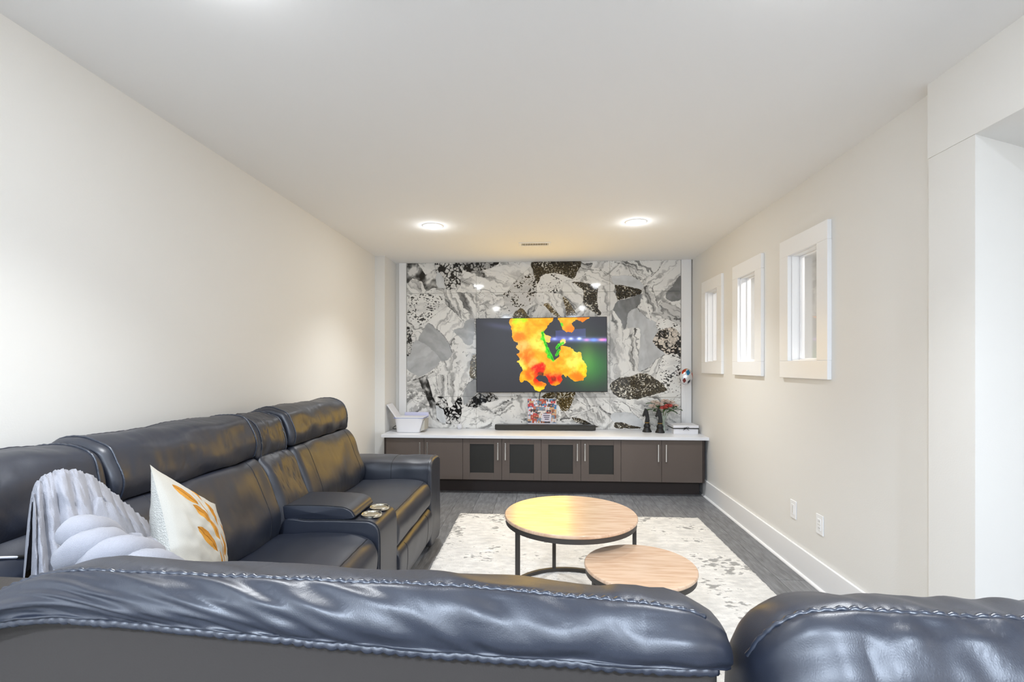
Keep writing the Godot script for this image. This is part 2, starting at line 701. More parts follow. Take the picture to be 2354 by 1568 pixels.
# the printed stone slabs: white marble with grey, brown and black veined patches
func stone_print() -> Image:
	var w := 1208
	var h := 740
	var ids := PackedByteArray()
	ids.resize(w * h)
	var patches := stone_patches()
	for k in patches.size():
		fill(ids, w, h, curve_poly(patches[k][3], 4.0, 5, 0.7), k + 1)
	var vein := PackedFloat32Array()
	vein.resize(w * h)
	for s in stone_veins():
		var pl: Array = s[1]
		var m := pl.size() / 2
		for k in m - 1:
			var p0 := pick(pl, maxi(k - 1, 0)) * 4.0
			var p1 := pick(pl, k) * 4.0
			var p2 := pick(pl, k + 1) * 4.0
			var p3 := pick(pl, mini(k + 2, m - 1)) * 4.0
			var c := int(p1.distance_to(p2)) + 2
			for j in c:
				var q := p1.cubic_interpolate(p2, p0, p3, float(j) / c)
				var r: float = s[0] * 1.9
				for dy in range(-3, 4):
					for dx in range(-3, 4):
						var x := int(q.x) + dx
						var y := int(q.y) + dy
						if x >= 0 and y >= 0 and x < w and y < h:
							var a := clampf(1.3 - sqrt(float(dx * dx + dy * dy)) / r, 0, 1)
							vein[y * w + x] = maxf(vein[y * w + x], a * 0.8)
	var warp := nz(0.02, FastNoiseLite.TYPE_SIMPLEX, 3, 21)
	var warp2 := nz(0.02, FastNoiseLite.TYPE_SIMPLEX, 3, 22)
	var streak := nz(0.016, FastNoiseLite.TYPE_SIMPLEX, 2, 23)
	var speck := nz(0.075, FastNoiseLite.TYPE_SIMPLEX, 3, 24)
	var broad := nz(0.012, FastNoiseLite.TYPE_SIMPLEX, 3, 25)
	var crack := nz(0.055, FastNoiseLite.TYPE_CELLULAR, 1, 26)
	crack.cellular_return_type = FastNoiseLite.RETURN_DISTANCE2_SUB
	var quilt := nz(0.011, FastNoiseLite.TYPE_CELLULAR, 1, 27)
	quilt.cellular_return_type = FastNoiseLite.RETURN_CELL_VALUE
	var out := PackedByteArray()
	out.resize(w * h * 3)
	for y in h:
		for x in w:
			var wx := warp.get_noise_2d(x, y)
			var wy := warp2.get_noise_2d(x, y)
			var sx := clampi(x + int(wx * 4), 0, w - 1)
			var sy := clampi(y + int(wy * 4), 0, h - 1)
			var id := ids[sy * w + sx]
			var kind := 0
			var tone := 0.8
			var ang := 0.0
			var warm := 0.0
			if id > 0:
				var p: Array = patches[id - 1]
				kind = p[0]
				tone = p[1]
				ang = deg_to_rad(p[2]) if kind in [0, 1, 5, 6] else 0.0
				warm = p[2] if kind in [2, 3, 4] else 0.0
			else:
				var q := quilt.get_noise_2d(x + wx * 40, y + wy * 40)
				ang = q * 4.0
				tone = 0.79 + q * 0.03
			var ca := cos(ang)
			var sa := sin(ang)
			var along := x * ca + y * sa + wx * 9
			var across := -x * sa + y * ca + wy * 11
			var st := streak.get_noise_2d(along * 0.16, across * 1.25)
			var hair := streak.get_noise_2d(along * 0.22 + 700.0, across * 0.9 + 300.0)
			var br := broad.get_noise_2d(x, y)
			var sp := speck.get_noise_2d(x, y)
			var l := tone
			var tint := Color(1.0, 0.995, 0.98)
			var line := smoothstep(0.035, 0.0, absf(hair)) * smoothstep(-0.15, 0.35, br)
			match kind:
				0:
					l = tone + 0.03 + br * 0.03 - maxf(0.0, st - 0.10) * 0.32 - line * 0.34 - maxf(0.0, streak.get_noise_2d(along * 0.12 + 50.0, across * 2.0) - 0.28) * 0.5
				1:
					l = tone + st * 0.05 + br * 0.03
					tint = Color(0.985, 0.995, 1.0)
				2:
					var fl := smoothstep(0.30, 0.5, speck.get_noise_2d(along * 0.8, across * 1.5) + br * 0.4) * 0.55
					l = tone + 0.05 + sp * 0.14 + absf(st) * 0.05 + fl
					tint = Color(1.12, 1.0, 0.76).lerp(Color(1.0, 0.98, 0.92), clampf(fl * 2.0, 0, 1))
					if warm > 0:
						tint = Color(1.18, 1.0, 0.62).lerp(Color(1.0, 0.98, 0.92), clampf(fl * 2.0, 0, 1))
				3:
					var cr := crack.get_noise_2d(x + wx * 9, y + wy * 9) * 0.5 + 0.5
					var th := 0.09 + br * 0.20 + sp * 0.10
					l = lerpf(0.11, tone + sp * 0.1, smoothstep(th - 0.05, th + 0.08, cr))
					if warm > 0:
						tint = Color(1.04, 0.99, 0.93)
				4:
					var d := smoothstep(0.34, 0.46, speck.get_noise_2d(x * 0.8 + wx * 5, y + wy * 5) + br * 0.7 - 0.06)
					l = tone + 0.02 - d * 0.6 - line * 0.12 - maxf(0.0, st - 0.2) * 0.12
					if warm > 0:
						tint = tint.lerp(Color(1.2, 1.0, 0.62), d)
				5:
					l = clampf(tone + br * 0.5 + st * 0.35 + 0.08, 0.12, 0.8)
				6:
					var fan := streak.get_noise_2d(along * 0.14 + 90.0, across * 2.3)
					l = tone + 0.05 + br * 0.02 - maxf(0.0, st - 0.1) * 0.3 - maxf(0.0, fan - 0.14) * 0.55 - smoothstep(0.05, 0.0, absf(hair)) * 0.25
			# a thin dark line where two patches meet
			if id != ids[clampi(sy + 1, 0, h - 1) * w + clampi(sx + 1, 0, w - 1)] and kind != 1:
				l *= 0.86
			l = lerpf(l, 0.16, vein[sy * w + sx] * clampf(0.55 + sp * 0.9 + st * 0.5, 0.1, 1.0))
			l = clampf(l * lerpf(1.0, 1.15, smoothstep(0.25, 0.6, l)), 0.05, 0.95)
			var o := (y * w + x) * 3
			out[o] = int(clampf(l * tint.r, 0, 1) * 255)
			out[o + 1] = int(clampf(l * tint.g, 0, 1) * 255)
			out[o + 2] = int(clampf(l * tint.b, 0, 1) * 255)
	return Image.create_from_data(w, h, false, Image.FORMAT_RGB8, out)

func wood_print() -> Image:
	var w := 640
	var h := 640
	var a := nz(0.02, FastNoiseLite.TYPE_SIMPLEX, 4, 31)
	var b := nz(0.05, FastNoiseLite.TYPE_SIMPLEX, 3, 32)
	var out := PackedByteArray()
	out.resize(w * h * 3)
	for y in h:
		for x in w:
			var t := a.get_noise_2d(x * 0.22, y * 1.6) * 0.6 + b.get_noise_2d(x * 0.1, y * 3.2) * 0.4
			var c := Color8(228, 198, 170).lerp(Color8(200, 160, 128), clampf(t * 0.8 + 0.35, 0, 1))
			var o := (y * w + x) * 3
			out[o] = c.r8
			out[o + 1] = c.g8
			out[o + 2] = c.b8
	return Image.create_from_data(w, h, false, Image.FORMAT_RGB8, out)

func plank_print(k: int) -> Image:
	var w := 1024
	var h := 160
	var a := nz(0.012, FastNoiseLite.TYPE_SIMPLEX, 4, 41 + k)
	var b := nz(0.03, FastNoiseLite.TYPE_SIMPLEX, 3, 51 + k)
	var out := PackedByteArray()
	out.resize(w * h * 3)
	for y in h:
		for x in w:
			var t := a.get_noise_2d(x * 0.5, y * 2.0) * 0.7 + b.get_noise_2d(x * 0.2, y * 4.0) * 0.5
			var l: float = 0.50 + [0.0, 0.025, -0.025, 0.012][k] + t * 0.10
			var o := (y * w + x) * 3
			out[o] = int(l * 255)
			out[o + 1] = int(l * 256)
			out[o + 2] = int(l * 260)
	return Image.create_from_data(w, h, false, Image.FORMAT_RGB8, out)

func rug_print() -> Image:
	var w := 900
	var h := 1280
	var a := nz(0.006, FastNoiseLite.TYPE_SIMPLEX, 4, 61)
	var b := nz(0.03, FastNoiseLite.TYPE_SIMPLEX, 4, 62)
	var c := nz(0.05, FastNoiseLite.TYPE_SIMPLEX, 4, 63)
	var out := PackedByteArray()
	out.resize(w * h * 3)
	for y in h:
		for x in w:
			var br := a.get_noise_2d(x, y)
			var md := b.get_noise_2d(x * 0.5, y * 1.3)
			var fi := c.get_noise_2d(x * 0.55, y * 0.95)
			var l := 0.895 + br * 0.06 + md * 0.05 + fi * 0.03
			var edge := smoothstep(260.0, 0.0, minf(minf(x, w - x), y)) * 0.22
			var dk := smoothstep(0.5, 0.8, fi * 0.62 + br * 0.8 + edge * 1.1) * 0.6
			dk = maxf(dk, smoothstep(0.05, 0.0, absf(md - 0.12)) * smoothstep(0.1, 0.4, br + edge) * 0.15)
			l = lerpf(l, 0.36, dk * 0.85)
			var o := (y * w + x) * 3
			out[o] = int(clampf(l * 1.0, 0, 1) * 255)
			out[o + 1] = int(clampf(l * 0.985, 0, 1) * 255)
			out[o + 2] = int(clampf(l * 0.96, 0, 1) * 255)
	return Image.create_from_data(w, h, false, Image.FORMAT_RGB8, out)

# what the television shows: a plume of coloured smoke
func screen_print() -> Image:
	var w := 640
	var h := 360
	var ids := PackedByteArray()
	ids.resize(w * h)
	var outl := screen_outlines()
	for k in outl.size():
		fill(ids, w, h, curve_poly(outl[k], 1.0, 5, 1.0), k + 1)
	var cols := {"amber": Color(1.0, 0.68, 0.08), "yellow": Color(1.0, 0.86, 0.12), "paleyellow": Color(1.0, 0.93, 0.36), "lime": Color(0.75, 0.95, 0.1), "orange": Color(1.0, 0.5, 0.05), "deep": Color(0.98, 0.38, 0.03),
		"peach": Color(1.0, 0.76, 0.4), "green": Color(0.15, 0.9, 0.1), "red": Color(0.9, 0.06, 0.02), "dark": Color(0.3, 0.14, 0.1), "pale": Color(1.0, 0.88, 0.6)}
	var blobs := screen_blobs()
	var wisp := [Vector2(326, 73), Vector2(333, 107), Vector2(350, 150), Vector2(364, 180), Vector2(377, 206), Vector2(-1, -1), Vector2(426, 123), Vector2(406, 132), Vector2(396, 147), Vector2(-1, -1), Vector2(406, 159), Vector2(394, 180)]
	var billow := nz(0.022, FastNoiseLite.TYPE_SIMPLEX, 3, 71)
	var warp := nz(0.035, FastNoiseLite.TYPE_SIMPLEX, 3, 72)
	var im := Image.create(w, h, false, Image.FORMAT_RGB8)
	for y in h:
		for x in w:
			var sx := clampi(x + int(warp.get_noise_2d(x, y) * 5), 0, w - 1)
			var sy := clampi(y + int(warp.get_noise_2d(x + 900, y) * 5), 0, h - 1)
			var c := Color(0.24, 0.24, 0.255)
			if ids[sy * w + sx] > 0:
				var acc := Color(1.0, 0.66, 0.1) * 0.02
				var tot := 0.02
				for bl in blobs:
					var dx: float = sx - bl[0]
					var dy: float = sy - bl[1]
					var d2: float = (dx * dx + dy * dy) / (bl[2] * bl[2])
					if d2 < 2.5:
						var g: float = exp(-d2 * 2.2) / (0.3 + bl[2] * 0.02)
						acc += cols[bl[3]] * g
						tot += g
				c = acc / tot
				var bi := billow.get_noise_2d(x, y)
				c = c.lerp(Color(1.0, 0.5, 0.05), clampf(-bi * 0.45, 0, 0.3)).lerp(Color(1.0, 0.9, 0.45), clampf(bi * 0.45, 0, 0.3))
			else:
				# the green haze behind the plume and the bluish band of light on the right
				var gx := (x - 560.0) / 110.0
				var gy := (y - 235.0) / 95.0
				c += Color(0.02, 0.24, 0.02) * exp(-(gx * gx + gy * gy))
				c += Color(0.10, 0.13, 0.02) * exp(-pow((x - 540.0) / 40.0, 2) - pow((y - 200.0) / 90.0, 2))
				if x > 360:
					var band := exp(-pow((y - 108.0 - (x - 500) * 0.03) / 12.0, 2))
					c += Color(0.25, 0.28, 0.62) * band * 0.8
					for s in [[465, 0.8], [505, 1.0], [385, 0.5], [430, 0.4]]:
						c += Color(0.6, 0.65, 0.75) * float(s[1]) * exp(-pow((x - s[0]) / 10.0, 2) - pow((y - 103.0) / 6.0, 2))
					for s in [[540, Color(0.5, 0.1, 0.2)], [575, Color(0.1, 0.2, 0.6)], [610, Color(0.6, 0.2, 0.05)], [628, Color(0.5, 0.05, 0.2)]]:
						c += s[1] * exp(-pow((x - s[0]) / 14.0, 2) - pow((y - 110.0) / 7.0, 2)) * 0.8
					if x > 390 and x < 537 and y > 64 - (x - 390) * 0.06 and y < 98:
						c += Color(0.06, 0.07, 0.2)
				if x < 180:
					c += Color(0.07, 0.07, 0.12) * exp(-pow((y - 20.0 - x * 0.16) / 14.0, 2)) * smoothstep(0, 120, x)
			# green wisps at the fork of the plume
			var here := Vector2(x, y)
			for k in wisp.size() - 1:
				if wisp[k].x > 0 and wisp[k + 1].x > 0:
					var dd := here.distance_to(Geometry2D.get_closest_point_to_segment(here, wisp[k], wisp[k + 1])) + warp.get_noise_2d(x * 2.0, y * 2.0) * 2.5
					c = c.lerp(Color(0.3, 0.95, 0.1), smoothstep(9.0, 4.0, dd) * 0.8).lerp(Color(0.02, 0.45, 0.08), smoothstep(3.0, 0.5, dd) * 0.7)
			im.set_pixel(x, y, Color(clampf(c.r, 0, 1), clampf(c.g, 0, 1), clampf(c.b, 0, 1)))
	return im

# a board of small overlapping snapshots
func collage_print() -> Image:
	var im := Image.create(192, 144, false, Image.FORMAT_RGB8)
	im.fill(Color8(214, 208, 214))
	var r := RandomNumberGenerator.new()
	r.seed = 12
	var cols := [Color8(70, 66, 74), Color8(60, 120, 170), Color8(200, 60, 62), Color8(230, 226, 236), Color8(150, 92, 66), Color8(58, 50, 52), Color8(212, 168, 120), Color8(120, 140, 160), Color8(190, 80, 50), Color8(228, 220, 214)]
	for k in 58:
		var w := 20 + r.randi() % 22
		var h := 18 + r.randi() % 18
		var x := (k * 29) % 192 - 8 + r.randi() % 10
		var y := (k / 7) * 17 - 6 + r.randi() % 8
		im.fill_rect(Rect2i(x, y, w, h), cols[r.randi() % cols.size()])
		im.fill_rect(Rect2i(x, y + h * 2 / 3, w, h / 3), cols[r.randi() % cols.size()])
		var cx := x + w / 2
		var cy := y + h / 3 + 2
		for yy in range(maxi(0, cy - 6), mini(144, y + h)):
			for xx in range(maxi(0, x), mini(192, x + w)):
				var dx := xx - cx
				var dy := yy - cy
				if dx * dx + dy * dy < 18:
					im.set_pixel(xx, yy, Color8(206, 160, 132))
				elif dy > 3 and absi(dx) < 7:
					im.set_pixel(xx, yy, cols[(k * 3 + 1) % cols.size()])
	im.fill_rect(Rect2i(96, 88, 62, 46), Color8(222, 216, 226))
	for k in 3:
		im.fill_rect(Rect2i(104 + k * 5, 96 + k * 11, 44 - k * 8, 5), Color8(74, 62, 84))
	return im

# cream linen with a printed spray of golden leaves
func leaf_print() -> Image:
	var w := 512
	var h := 512
	var im := Image.create(w, h, false, Image.FORMAT_RGB8)
	var weave := nz(0.25, FastNoiseLite.TYPE_SIMPLEX, 2, 81)
	var leaves := []
	for s in LEAVES:
		leaves.append(s)
	for y in h:
		for x in w:
			var c := Color8(194, 190, 180) * (1.0 + weave.get_noise_2d(x * 1.0, y) * 0.03)
			var u := Vector2(float(x) / w, float(y) / h)
			for s in leaves:
				var d := u - Vector2(s[0], s[1])
				var ax := Vector2.from_angle(deg_to_rad(s[2]))
				var p: float = d.dot(ax) / s[3]
				var q: float = d.dot(ax.orthogonal()) / s[3]
				if absf(p) < 1.0 and absf(q) < s[4] * (1.0 - p * p) * (1.0 - 0.25 * p):
					c = Color8(206, 148, 66).lerp(Color8(174, 112, 40), smoothstep(-0.3, 0.4, q) * 0.7 + weave.get_noise_2d(x * 0.3, y) * 0.2)
					if absf(q) < 0.03:
						c = Color8(150, 96, 36)
			for k in STEM.size() - 1:
				var q := Geometry2D.get_closest_point_to_segment(u, STEM[k], STEM[k + 1])
				if q.distance_to(u) < 0.006:
					c = Color8(190, 140, 80)
			im.set_pixel(x, y, c)
	return im

const STEM := [Vector2(0.36, 0.12), Vector2(0.44, 0.3), Vector2(0.56, 0.5), Vector2(0.68, 0.72), Vector2(0.8, 0.98)]
const LEAVES := [
	[0.24, 0.17, 28, 0.13, 0.36], [0.43, 0.06, 62, 0.11, 0.36], [0.37, 0.31, 30, 0.12, 0.4], [0.57, 0.24, 75, 0.12, 0.42], [0.50, 0.42, 52, 0.1, 0.4], [0.36, 0.52, 32, 0.15, 0.34],
	[0.66, 0.52, 72, 0.12, 0.3], [0.78, 0.40, 66, 0.12, 0.22], [0.58, 0.68, 55, 0.12, 0.26], [0.74, 0.80, 70, 0.11, 0.3], [0.86, 0.66, 78, 0.12, 0.2], [0.66, 0.92, 58, 0.1, 0.26]]

# a foil balloon with coloured patches
func balloon_print() -> Image:
	var w := 256
	var h := 128
	var im := Image.create(w, h, false, Image.FORMAT_RGB8)
	im.fill(Color8(226, 228, 232))
	for s in [[20, 44, 20, Color8(206, 74, 44)], [70, 40, 17, Color8(44, 130, 182)], [108, 36, 20, Color8(206, 74, 44)], [44, 88, 13, Color8(60, 66, 80)], [84, 88, 14, Color8(120, 52, 50)], [150, 44, 18, Color8(44, 130, 182)], [190, 44, 20, Color8(206, 74, 44)], [130, 90, 14, Color8(60, 66, 80)], [232, 44, 18, Color8(150, 40, 60)], [176, 90, 14, Color8(120, 52, 50)], [12, 16, 14, Color8(222, 168, 62)], [96, 14, 12, Color8(222, 168, 62)], [220, 90, 13, Color8(60, 66, 80)]]:
		for y in range(maxi(0, s[1] - s[2]), mini(h, s[1] + s[2])):
			for x in range(maxi(0, s[0] - s[2]), mini(w, s[0] + s[2])):
				if absi(x - s[0]) + absi(y - s[1]) * 0.8 < s[2]:
					im.set_pixel(x, y, s[3])
	return im


# ---------------------------------------------------------------- the room

func area_light(at: Vector3, turn: Vector3, size: Vector2, energy: float, c: Color, parent: Node) -> void:
	var l := AreaLight3D.new()
	l.name = numbered("light", parent)
	l.area_size = size
	l.light_energy = energy
	l.light_color = c
	l.shadow_enabled = true
	l.area_range = 14.0
	l.area_attenuation = 2.0
	parent.add_child(l, true)
	l.position = at
	l.rotation = turn

func omni(at: Vector3, size: float, energy: float, c: Color, parent: Node) -> void:
	var l := OmniLight3D.new()
	l.name = numbered("glow_light", parent)
	l.light_size = size
	l.light_energy = energy
	l.light_color = c
	l.shadow_enabled = true
	l.omni_range = 14.0
	l.omni_attenuation = 2.0
	parent.add_child(l, true)
	l.position = at

func beam(at: Vector3, angle: float, energy: float, c: Color, parent: Node) -> void:
	var l := SpotLight3D.new()
	l.name = numbered("beam_light", parent)
	l.light_size = 0.035
	l.light_energy = energy
	l.light_color = c
	l.shadow_enabled = true
	l.spot_range = 14.0
	l.spot_attenuation = 2.0
	l.spot_angle = angle
	l.spot_angle_attenuation = 0.9
	parent.add_child(l, true)
	l.position = at
	l.rotation.x = -PI / 2

func room() -> void:
	var t := 0.12
	struct("wall_left", Geo.new().box(Vector3(WL - t, 0, -5.6), Vector3(WL, CEIL, BACK)), mat.wall)
	struct("trim_chase", Geo.new().box(Vector3(WL, 0, -5.393), Vector3(-1.64, CEIL, -5.0)), mat.wall, "boxed-in corner beside the stone wall")
	struct("wall_rear", Geo.new().box(Vector3(WL - t, 0, BACK), Vector3(3.2, CEIL, BACK + t)), mat.wall)
	struct("ceiling", Geo.new().box(Vector3(WL - t, CEIL, -5.6), Vector3(3.2, CEIL + 0.12, BACK + t)), mat.ceiling)
	# outer wall of the hall with a wide glazed door to a patio, right of the camera
	var rw := Geo.new()
	rw.box(Vector3(3.08, 0, -5.6), Vector3(3.2, CEIL, -1.0))
	rw.box(Vector3(3.08, 0, 2.5), Vector3(3.2, CEIL, BACK))
	rw.box(Vector3(3.08, 2.3, -1.0), Vector3(3.2, CEIL, 2.5))
	struct("wall_hall", rw, mat.wall)
	var dr := Geo.new()
	for z in [-0.97, 0.16, 1.33, 2.47]:
		dr.rbox(Vector3(3.11, 0, z - 0.03), Vector3(3.17, 2.3, z + 0.03), 0.004, 1)
	dr.rbox(Vector3(3.11, 2.24, -1.0), Vector3(3.17, 2.3, 2.5), 0.004, 1)
	dr.rbox(Vector3(3.11, 0, -1.0), Vector3(3.17, 0.06, 2.5), 0.004, 1)
	var door := struct("door_1", dr, mat.trim, "glazed patio door of the hall, right of the camera")
	for z in [-0.94, 0.19, 1.36]:
		obj("pane", Geo.new().box(Vector3(3.137, 0.06, z), Vector3(3.143, 2.24, z + 1.09)), mat.pane, door)
	struct("ground", Geo.new().box(Vector3(3.2, -0.3, -10), Vector3(14, -0.05, 12)), mat.trim, "pale patio outside the glazed door")

	# right wall with three openings
	var g := Geo.new()
	var z0 := -2.075
	var spans := [[-2.945, -3.277], [-3.774, -4.092], [-4.567, -4.886]]
	g.box(Vector3(WR, 0, -5.6), Vector3(WR + 0.075, 1.325, z0))
	g.box(Vector3(WR, 2.018, -5.6), Vector3(WR + 0.075, CEIL, z0))
	var last := z0
	for s in spans:
		g.box(Vector3(WR, 1.325, s[0]), Vector3(WR + 0.075, 2.018, last))
		last = s[1]
	g.box(Vector3(WR, 1.325, -5.6), Vector3(WR + 0.075, 2.018, last))
	struct("wall_right", g, mat.wall)

	# pier and dropped beam by the opening to the hall
	var turn := Transform3D(Basis(Vector3(1, 0, 0), Vector3(0, 0, -1), Vector3(0, 1, 0)), Vector3.ZERO)
	var pier := PackedVector2Array([Vector2(1.564, 2.075), Vector2(1.564, 1.862), Vector2(1.85, 1.99), Vector2(2.02, 2.066), Vector2(2.02, 2.075)])
	struct("trim_pier", Geo.new().prism(pier, 0, 2.139, 0.0, turn), mat.wall, "wall pier at the edge of the hall opening")
	struct("trim_beam", Geo.new().box(Vector3(1.56, 2.139, -1.862), Vector3(2.02, CEIL, BACK)).box(Vector3(1.56, 2.139, -2.075), Vector3(2.02, CEIL, -1.862)), mat.wall, "dropped beam over the hall opening")

	# floor: a slab with grey boards laid on it
	var slab := struct("floor", Geo.new().box(Vector3(WL - t, -0.15, -5.6), Vector3(3.2, -0.0085, BACK + t)), mat.gap)
	var wd := 0.187
	var ln := 1.22
	var board := Geo.new().rbox(Vector3(-ln / 2 + 0.001, -0.0042, -wd / 2 + 0.0008), Vector3(ln / 2 - 0.001, 0.0042, wd / 2 - 0.0008), 0.0012, 1).mesh()
	var r := RandomNumberGenerator.new()
	r.seed = 4
	for i in 26:
		var z := -5.38 + ln / 2 - fposmod(i * 0.437, ln) * 0.999
		while z < 0.9:
			var o := put("plank", board, mat["plank%d" % (r.randi() % 4)], slab, Vector3(WL + wd * (i + 0.5), -0.0043, z))
			o.rotation.y = PI / 2 + (PI if r.randf() < 0.5 else 0.0)
			z += ln

	# skirting
	for s in [["baseboard_right", 1.604, WR, -4.98, -2.075], ["baseboard_left", WL, WL + 0.016, -5.0, BACK]]:
		var b := Geo.new()
		b.rbox(Vector3(s[1], 0, s[3]), Vector3(s[2], 0.163, s[4]), 0.004, 2)
		var x: float = s[1] if s[1] > 0 else s[2]
		var pts := PackedVector3Array([Vector3(x, 0.0, s[3]), Vector3(x, 0.0, s[4])])
		b.tube(pts, 0.014, 16)
		struct(s[0], b, mat.trim)


func stone_wall() -> void:
	var back := struct("wall_back", Geo.new().box(Vector3(WL - 0.12, 0, -5.6), Vector3(3.2, CEIL, -5.394)), mat.wall)
	var xs := [-1.514, -0.729, 0.740, 1.501]
	var ys := [2.44, 2.102, 0.949, 0.594]
	for j in 3:
		for i in 3:
			var g := Geo.new()
			g.rbox(Vector3(xs[i] + 0.0012, ys[j + 1] + 0.0012, -5.394), Vector3(xs[i + 1] - 0.0012, ys[j] - 0.0012, -D), 0.001, 1)
			for k in g.v.size():
				g.u[k] = Vector2((g.v[k].x + 1.514) / 3.02, (2.44 - g.v[k].y) / 1.85)
			obj("slab", g, mat.stone, back)
	struct("trim_1", Geo.new().rbox(Vector3(-1.598, 0.597, -5.394), Vector3(-1.516, CEIL, -5.362), 0.003), mat.trim, "white upright board at the left of the stone wall")
	struct("trim_2", Geo.new().rbox(Vector3(1.503, 0.597, -5.394), Vector3(1.607, CEIL, -5.362), 0.003), mat.trim, "white upright board at the right of the stone wall")


func interior_windows() -> void:
	var spans := [[-2.834, -3.387], [-3.664, -4.202], [-4.457, -4.996]]
	for k in 3:
		var a: float = spans[k][0]
		var b: float = spans[k][1]
		var w := Node3D.new()
		w.name = "window_%d" % (k + 1)
		w.set_meta("kind", "structure")
		w.set_meta("label", ["white framed inner window nearest the hall opening", "white framed inner window between the other two", "white framed inner window nearest the stone wall"][k])
		add_child(w, true)
		var x0 := WR - 0.024
		var f := 0.11
		obj("casing", Geo.new().rbox(Vector3(x0, 2.122 - f, b), Vector3(WR, 2.122, a), 0.003), mat.trim, w)
		obj("casing", Geo.new().rbox(Vector3(x0, 1.22, b), Vector3(WR, 1.22 + f, a), 0.003), mat.trim, w)
		obj("casing", Geo.new().rbox(Vector3(x0, 1.22 + f, a - f), Vector3(WR, 2.122 - f, a), 0.002), mat.trim, w)
		obj("casing", Geo.new().rbox(Vector3(x0, 1.22 + f, b), Vector3(WR, 2.122 - f, b + f), 0.002), mat.trim, w)
		# lining of the opening
		var y0 := 1.325
		var y1 := 2.018
		var za := a - 0.111
		var zb := b + 0.11
		var li := Geo.new()
		li.box(Vector3(WR, y1 - 0.012, zb), Vector3(WR + 0.079, y1, za))
		li.box(Vector3(WR, y0, zb), Vector3(WR + 0.079, y0 + 0.012, za))
		li.box(Vector3(WR, y0 + 0.012, za - 0.01), Vector3(WR + 0.079, y1 - 0.012, za))
		li.box(Vector3(WR, y0 + 0.012, zb), Vector3(WR + 0.079, y1 - 0.012, zb + 0.01))
		obj("window_lining", li, mat.trim, w)
		# stop and pane
		var s := Geo.new()
		var xs := WR + 0.045
		var e := 0.009
		s.rbox(Vector3(xs, y1 - 0.012 - e, zb + 0.01), Vector3(xs + 0.02, y1 - 0.012, za - 0.01), 0.002, 1)
		s.rbox(Vector3(xs, y0 + 0.012, zb + 0.01), Vector3(xs + 0.02, y0 + 0.012 + e, za - 0.01), 0.002, 1)
		s.rbox(Vector3(xs, y0 + 0.012 + e, za - 0.01 - e), Vector3(xs + 0.02, y1 - 0.012 - e, za - 0.01), 0.002, 1)
		s.rbox(Vector3(xs, y0 + 0.012 + e, zb + 0.01), Vector3(xs + 0.02, y1 - 0.012 - e, zb + 0.01 + e), 0.002, 1)
		obj("window_stop", s, mat.trim, w)
		obj("pane", Geo.new().box(Vector3(xs + 0.008, y0 + 0.02, zb + 0.018), Vector3(xs + 0.012, y1 - 0.02, za - 0.018)), mat.pane, w)
	# wall plates
	for k in 2:
		var c: Vector3 = [Vector3(WR, 0.373, -3.246), Vector3(WR, 0.372, -2.946)][k]
		var o := thing("wall_plate", ["white wall plate with one blank rocker, the farther one above the skirting", "white wall plate with a double socket, the nearer one above the skirting"][k], "outlet", c, "plates low on the right wall")
		obj("plate", Geo.new().rbox(Vector3(-0.006, -0.058, -0.036), Vector3(0, 0.058, 0.036), 0.003), mat.trim, o)
		if k == 0:
			obj("rocker", Geo.new().rbox(Vector3(-0.0085, -0.033, -0.016), Vector3(-0.005, 0.033, 0.016), 0.002), mat.trim, o)
			obj("slot", Geo.new().box(Vector3(-0.0088, -0.022, -0.003), Vector3(-0.008, 0.022, 0.0)), mat.grout, o)
		else:
			obj("socket_face", Geo.new().rbox(Vector3(-0.0085, -0.034, -0.0165), Vector3(-0.005, 0.034, 0.0165), 0.002), mat.trim, o)
			for s in [-1, 0, 1]:
				if s == 0:
					obj("slot", Geo.new().box(Vector3(-0.0088, -0.001, -0.016), Vector3(-0.008, 0.001, 0.016)), mat.grout, o)
				else:
					for q in [-0.0065, 0.005]:
						obj("slot", Geo.new().box(Vector3(-0.0088, s * 0.02 - 0.005, q), Vector3(-0.008, s * 0.02 + 0.005, q + 0.0018)), mat.gap, o)


